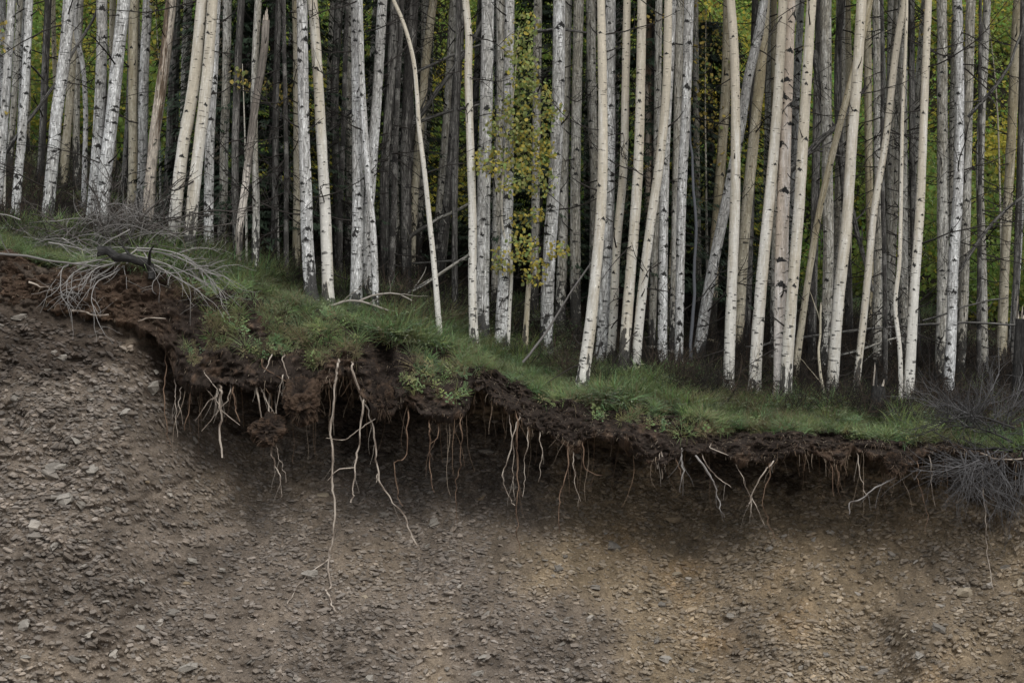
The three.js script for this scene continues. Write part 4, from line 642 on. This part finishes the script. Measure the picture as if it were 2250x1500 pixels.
{ // green and yellow thicket on the hillside behind the stand
  const tint = (c) => c.multiplyScalar(1.3); const r = mulberry(555), l = []; const yellow = (x) => { const p = 1125 + x * 100; return clamp(0.06 + 0.4 * (blob(p, 0, 230, 0, 120, 1) + blob(p, 0, 740, 0, 60, 1) + blob(p, 0, 980, 0, 90, 1) + blob(p, 0, 1530, 0, 100, 1) + blob(p, 0, 2180, 0, 90, 1)), 0, 0.8); };
  for (let k = 0; k < 26000; k++) { const d = 11.5 + 21 * Math.pow(r(), 0.85), x = (r() - 0.5) * 2 * (8 + d * 0.34), z = -d, n = fbm(x * 0.55, z * 0.55, 7, 3); const top = 0.25 + 2.2 * smooth(-0.15, 0.35, n); const y = ground(x, z) + top * Math.sqrt(r()); l.push([V(x, y, z), turnAny(r), 0.9 + 0.6 * r(), tint(leafTone(yellow(x) * (0.5 + 1.6 * smooth(-0.2, 0.3, fbm(x * 0.7, y * 0.7, 4, 2))), r))]); }
  tag(scatter('thicket', leafClump, leafMat, l), 'green and yellow leafy thicket on the hillside behind the trees', 'thicket', undefined, 'stuff');
}
// ------------------------------------------------------------------ leafy saplings
function sapling(label, stem, w, clusters, size, per, o = {}) {
  const px = trace(stem), base = standAt(px[0][0], px[0][1]), s = scaleAt(base.z), r = mulberry(px[0][0] * 3 + 1), g = thing('aspen_sapling', label, 'sapling', base, 'leafy saplings');
  const pts = px.map(([x, y], k) => k ? at(x, y, base.z).sub(base) : V(0, 0, 0)); const cv = new THREE.CatmullRomCurve3(pts, false, 'centripetal'), P = cv.getPoints(40);
  mesh('stem', new Geo().tube([V(0, -0.15, 0), ...P], [w / s / 2, ...taper(41, w / s / 2, 0.004)], 7, { vScale: 1 / 6 }).build(), o.mat ?? barkSet.c[2], g);
  clusters.forEach(([x, y, rad, yel]) => {
    const c = at(x, y, base.z).sub(base); c.z += o.fore ? 0.05 + 0.5 * r() : (r() - 0.5) * 0.5; let best = P[0]; for (const p of P) if (p.distanceTo(c) + Math.max(0, p.y - c.y + 0.08) * 2 < best.distanceTo(c) + Math.max(0, best.y - c.y + 0.08) * 2) best = p;
    const mid = best.clone().lerp(c, 0.5); mid.y += 0.04; mesh('branch', new Geo().tube([best, mid, c], [0.006, 0.004, 0.002], 4).build(), twigMat, g);
    const b = new Geo(), R0 = rad / s; for (let k = 0; k < per * (rad / 40) ** 2; k++) { const d = V(r() - 0.5, r() - 0.5, r() - 0.5).normalize().multiplyScalar(R0 * Math.cbrt(r())); const t = o.fore ? (r() < yel * 0.8 ? lin(0.46, 0.38, 0.09) : lin(0.24 + 0.1 * r(), 0.29 + 0.06 * r(), 0.12)).multiplyScalar(0.75 + 0.5 * r()) : leafTone(yel, r); b.leaf(c.clone().add(d), V(r() - 0.5, r() - 0.8, r() - 0.5).normalize(), V(r() - 0.5, r() - 0.3, r() - 0.2).normalize(), size * (0.7 + 0.6 * r()), size * (0.65 + 0.4 * r()), o.fore ? [t.r, t.g, t.b] : [t.r * 1.15 + 0.05, t.g + 0.05, t.b * 1.3 + 0.03]); }
    mesh('foliage', b.build(), o.leaf ?? sapLeaf, g);
  });
}
const sapLeaf = new THREE.MeshPhysicalMaterial({ vertexColors: true, roughness: 1, transmission: 0.4, thickness: 0, ior: 1.05 });
sapling('leafy aspen sapling with yellow green leaves in front of white trunks', '1115,774 1119,690 1123,573 1103,487 1112,315 1129,200 1140,57', 10, [[1160, 55, 30, 0.3], [1140, 110, 40, 0.25], [1150, 170, 42, 0.2], [1185, 215, 32, 0.2], [1105, 280, 40, 0.2], [1130, 235, 36, 0.25], [1175, 275, 42, 0.3], [1222, 250, 25, 0.4], [1165, 340, 45, 0.5], [1070, 362, 34, 0.45], [1125, 395, 42, 0.35], [1185, 400, 40, 0.4], [1150, 300, 30, 0.5], [1180, 470, 22, 0.95], [1145, 485, 26, 0.8], [1105, 570, 34, 0.4], [1150, 545, 40, 0.5], [1175, 595, 36, 0.65], [1225, 550, 28, 0.9], [1100, 345, 30, 0.3], [1200, 330, 26, 0.6]], 0.053, 130, { fore: true });
sapling('yellow leaved sapling in the gap right of the blue grey pole', '1556,730 1554,560 1552,400 1550,200 1552,20', 8, [[1550, 25, 40, 0.8], [1575, 80, 40, 0.7], [1535, 110, 36, 0.8], [1570, 150, 40, 0.75], [1545, 200, 38, 0.8], [1560, 260, 40, 0.8], [1585, 300, 26, 0.7], [1530, 300, 24, 0.8], [1575, 350, 20, 0.6], [1545, 400, 30, 0.3], [1560, 430, 26, 0.3], [1530, 430, 24, 0.25]], 0.06, 40);
sapling('small yellow green sapling left of the broken grey snag', '541,600 540,400 536,250 532,140', 6, [[527, 170, 24, 0.5], [542, 190, 16, 0.8], [520, 155, 14, 0.5]], 0.06, 60);
sapling('small yellow green sapling right of the broken grey snag', '612,600 608,400 606,260 604,150', 6, [[600, 195, 28, 0.6], [622, 220, 22, 0.7], [585, 185, 18, 0.4], [630, 185, 16, 0.5]], 0.06, 55);
sapling('small sapling with orange yellow leaves at the far left edge', '8,480 10,300 8,120 10,40', 6, [[8, 55, 24, 0.95], [5, 100, 20, 0.9], [20, 115, 14, 0.95], [14, 240, 10, 1]], 0.06, 60);
sapling('yellow leaved sapling left of the bluish white aspen', '352,480 350,300 348,140 340,10', 6, [[340, 95, 30, 0.5], [350, 20, 30, 0.5], [345, 130, 22, 0.6]], 0.06, 50);
sapling('sparse yellow sapling between the two cream pairs', '1436,740 1438,500 1440,300 1440,20', 6, [[1442, 40, 26, 0.7], [1365, 165, 14, 0.8], [1395, 350, 16, 0.8], [1412, 360, 18, 0.8], [1360, 90, 12, 0.7]], 0.055, 40);
sapling('green leaved sapling high at the right edge', '2205,800 2200,500 2190,200 2170,20', 7, [[2150, 60, 40, 0.2], [2190, 30, 44, 0.25], [2110, 30, 40, 0.4], [2220, 80, 34, 0.2], [2060, 30, 36, 0.5], [2030, 70, 30, 0.5]], 0.06, 36);

// ------------------------------------------------------------------ brush piles
function brush(label, spec, m, seed, stems, z) {
  const r = mulberry(seed), o = standAt(...spec.at), g = thing('dead_brush', label, 'brush', o); const s = scaleAt(o.z);
  stems.forEach((st) => {
    const px = trace(st.p), zz = st.z ?? o.z, pts = px.map(([x, y], k) => { const p = at(x, y, zz + (st.out ?? 0) * k / (px.length - 1)); return p.sub(o); });
    const cv = new THREE.CatmullRomCurve3(pts, false, 'centripetal'), n = Math.max(6, Math.round(cv.getLength() / 0.07)), P = cv.getPoints(n), b = new Geo();
    b.tube(P, taper(P.length, st.w / s / 2, st.w / s * 0.15), 5, { lumpy: 0.2 });
    for (let k = 0; k < (st.t ?? 8); k++) { const i = Math.floor(P.length * (0.15 + 0.8 * r())), tan = V().subVectors(P[Math.min(P.length - 1, i + 1)], P[Math.max(0, i - 1)]).normalize(), d = tan.clone().multiplyScalar(0.7).add(V(r() - 0.5, (r() - 0.5) + (st.up ?? 0.1), r() - 0.5)).normalize(), tw = wander(P[Math.min(i, P.length - 1)], d, 0.2 + 0.45 * r(), 7, 0.6, st.lift ?? 0.03, r); b.tube(tw, taper(8, st.w / s * 0.22, st.w / s * 0.07), 4, { cap: false }); for (let q = 0; q < 2; q++) b.tube(wander(tw[2 + Math.floor(r() * 4)], V(r() - 0.5, r() - 0.4, r() - 0.5).normalize(), 0.1 + 0.2 * r(), 4, 0.5, 0, r), taper(5, st.w / s * 0.1, st.w / s * 0.05), 3, { cap: false }); }
    mesh('branch', b.build(), st.m ?? m, g);
  });
}
{
  const st = [], r = mulberry(71), G = greyTwigMat, P = flat(0.27, 0.255, 0.24), K = flat(0.09, 0.08, 0.072);
  for (let k = 0; k < 12; k++) { const a = lerp(-2.95, -0.55, r()), l = 90 + 110 * r(), x = 250 + 140 * (r() - 0.5), y = 545 + 25 * (r() - 0.5); st.push({ p: `${x},${y} ${x + Math.cos(a) * l * 0.5 + 40 * (r() - 0.5)},${y + Math.sin(a) * l * 0.3 - 12} ${x + Math.cos(a) * l + 30 * (r() - 0.5)},${y + Math.sin(a) * l * 0.72}`, w: 2.4 + 1.8 * r(), t: 8, m: [G, P, K][Math.floor(r() * 3)], out: (r() - 0.4) * 0.9, up: 0 }); }
  for (let k = 0; k < 46; k++) { const x = 40 + 390 * r(), y = 470 + 0.1 * x + 70 * r(), a = (r() - 0.5) * 1.6 + (r() < 0.5 ? Math.PI : 0), l = 50 + 110 * r(), b = (r() - 0.5) * 60; st.push({ p: `${x},${y} ${x + Math.cos(a) * l * 0.35 + b * 0.2},${y + Math.sin(a) * l * 0.35 - Math.abs(b) * 0.7} ${x + Math.cos(a) * l * 0.75},${y + Math.sin(a) * l * 0.6 - Math.abs(b) * 0.6} ${x + Math.cos(a) * l},${y + Math.sin(a) * l * 0.8 + Math.abs(b) * 0.3}`, w: 2 + 1.6 * r(), t: 5, m: [G, P, K, P][k % 4], z: -0.1 - 0.9 * r(), out: (r() - 0.5) * 0.6 }); }
  // long bowed branches that hang over the edge
  for (const p of ['300,545 350,548 400,562 450,600 475,640', '300,550 360,556 420,580 465,615 490,655', '290,560 350,575 410,600 452,622', '300,565 345,585 390,612 440,640', '300,548 260,575 210,590 180,625', '310,545 340,590 380,600 430,590 480,605', '280,560 230,585 190,585 150,610 145,650', '300,560 250,600 212,620 200,655 206,680', '280,555 200,575 140,585 132,620 134,655', '240,590 190,620 160,632 148,650']) st.push({ p, w: 4, t: 9, m: P, z: -0.1, out: 0.5, up: -0.1, lift: -0.03 });
  for (const p of ['250,560 220,500 215,440 195,410', '260,560 300,490 350,440 372,415', '240,560 160,520 110,480 70,470', '290,560 330,500 390,480 470,462 540,470', '290,565 350,530 420,505 520,490', '270,560 265,500 240,440 255,400']) st.push({ p, w: 6, t: 10, m: K, out: 0.2 });
  brush('tangled pile of pale grey dead branches on the left bank edge', { at: [270, 560] }, G, 5, st);
  pole('charred_log', 'black charred log under the left brush pile', '215,548 255,560 295,572 326,585 330,612', 24, 0.08, barkSet.k[0], 'log', undefined, 2);
}
{
  const st = [], r = mulberry(72), K = flat(0.075, 0.072, 0.072), G = flat(0.14, 0.135, 0.135);
  for (let k = 0; k < 26; k++) { const a = lerp(-2.9, -0.2, r()), l = 70 + 140 * r(), x = 2150 + 120 * (r() - 0.5), y = 965 + 20 * (r() - 0.5); st.push({ p: `${x},${y} ${x + Math.cos(a) * l * 0.5},${y + Math.sin(a) * l * 0.35 - 10} ${x + Math.cos(a) * l},${y + Math.sin(a) * l * 0.8}`, w: 2.6 + 1.4 * r(), t: 12, m: [K, G, K][k % 3], out: (r() - 0.5) * 0.8, up: 0 }); }
  for (const p of ['2250,985 2180,950 2110,935 2050,945', '2230,940 2150,915 2080,925 2040,950', '2250,1000 2200,985 2130,985 2060,960']) st.push({ p, w: 5, t: 14, m: flat(0.04, 0.038, 0.037), z: -0.1, out: 0.3 });
  brush('dark tangled brush on the bank edge at right', { at: [2150, 955] }, K, 6, st);
  const hang = []; for (let k = 0; k < 40; k++) { const x = 2110 + 150 * r(), y = 985 + 40 * r(), a = lerp(-0.3, 3.4, r()), l = 40 + 90 * r(); hang.push({ p: `${x},${y} ${x + Math.cos(a) * l * 0.3 + 20 * (r() - 0.5)},${y + Math.abs(Math.sin(a)) * l * 0.5 + 14} ${x + Math.cos(a) * l * 0.8},${y + Math.abs(Math.sin(a)) * l * 0.75 + 10} ${x + Math.cos(a) * l + 14 * (r() - 0.5)},${y + Math.abs(Math.sin(a)) * l * (0.6 + 0.5 * r()) + 5}`, w: 1.8 + r(), t: 8, m: k % 2 ? K : G, z: 0.25 + 0.15 * r(), out: 0.25 * (r() - 0.3), up: -0.1, lift: -0.02 }); }
  hang.push({ p: '2130,990 2150,1015 2158,1040 2162,1070', w: 7, t: 8, m: K, z: 0.3 }, { p: '2170,990 2185,1020 2205,1050 2230,1065', w: 5, t: 8, m: G, z: 0.3 });
  brush('grey dead bush hanging upside down from the right end of the turf', { at: [2150, 968] }, K, 7, hang);
}
console.log('done', performance.now() | 0);
renderer.render(scene, camera);
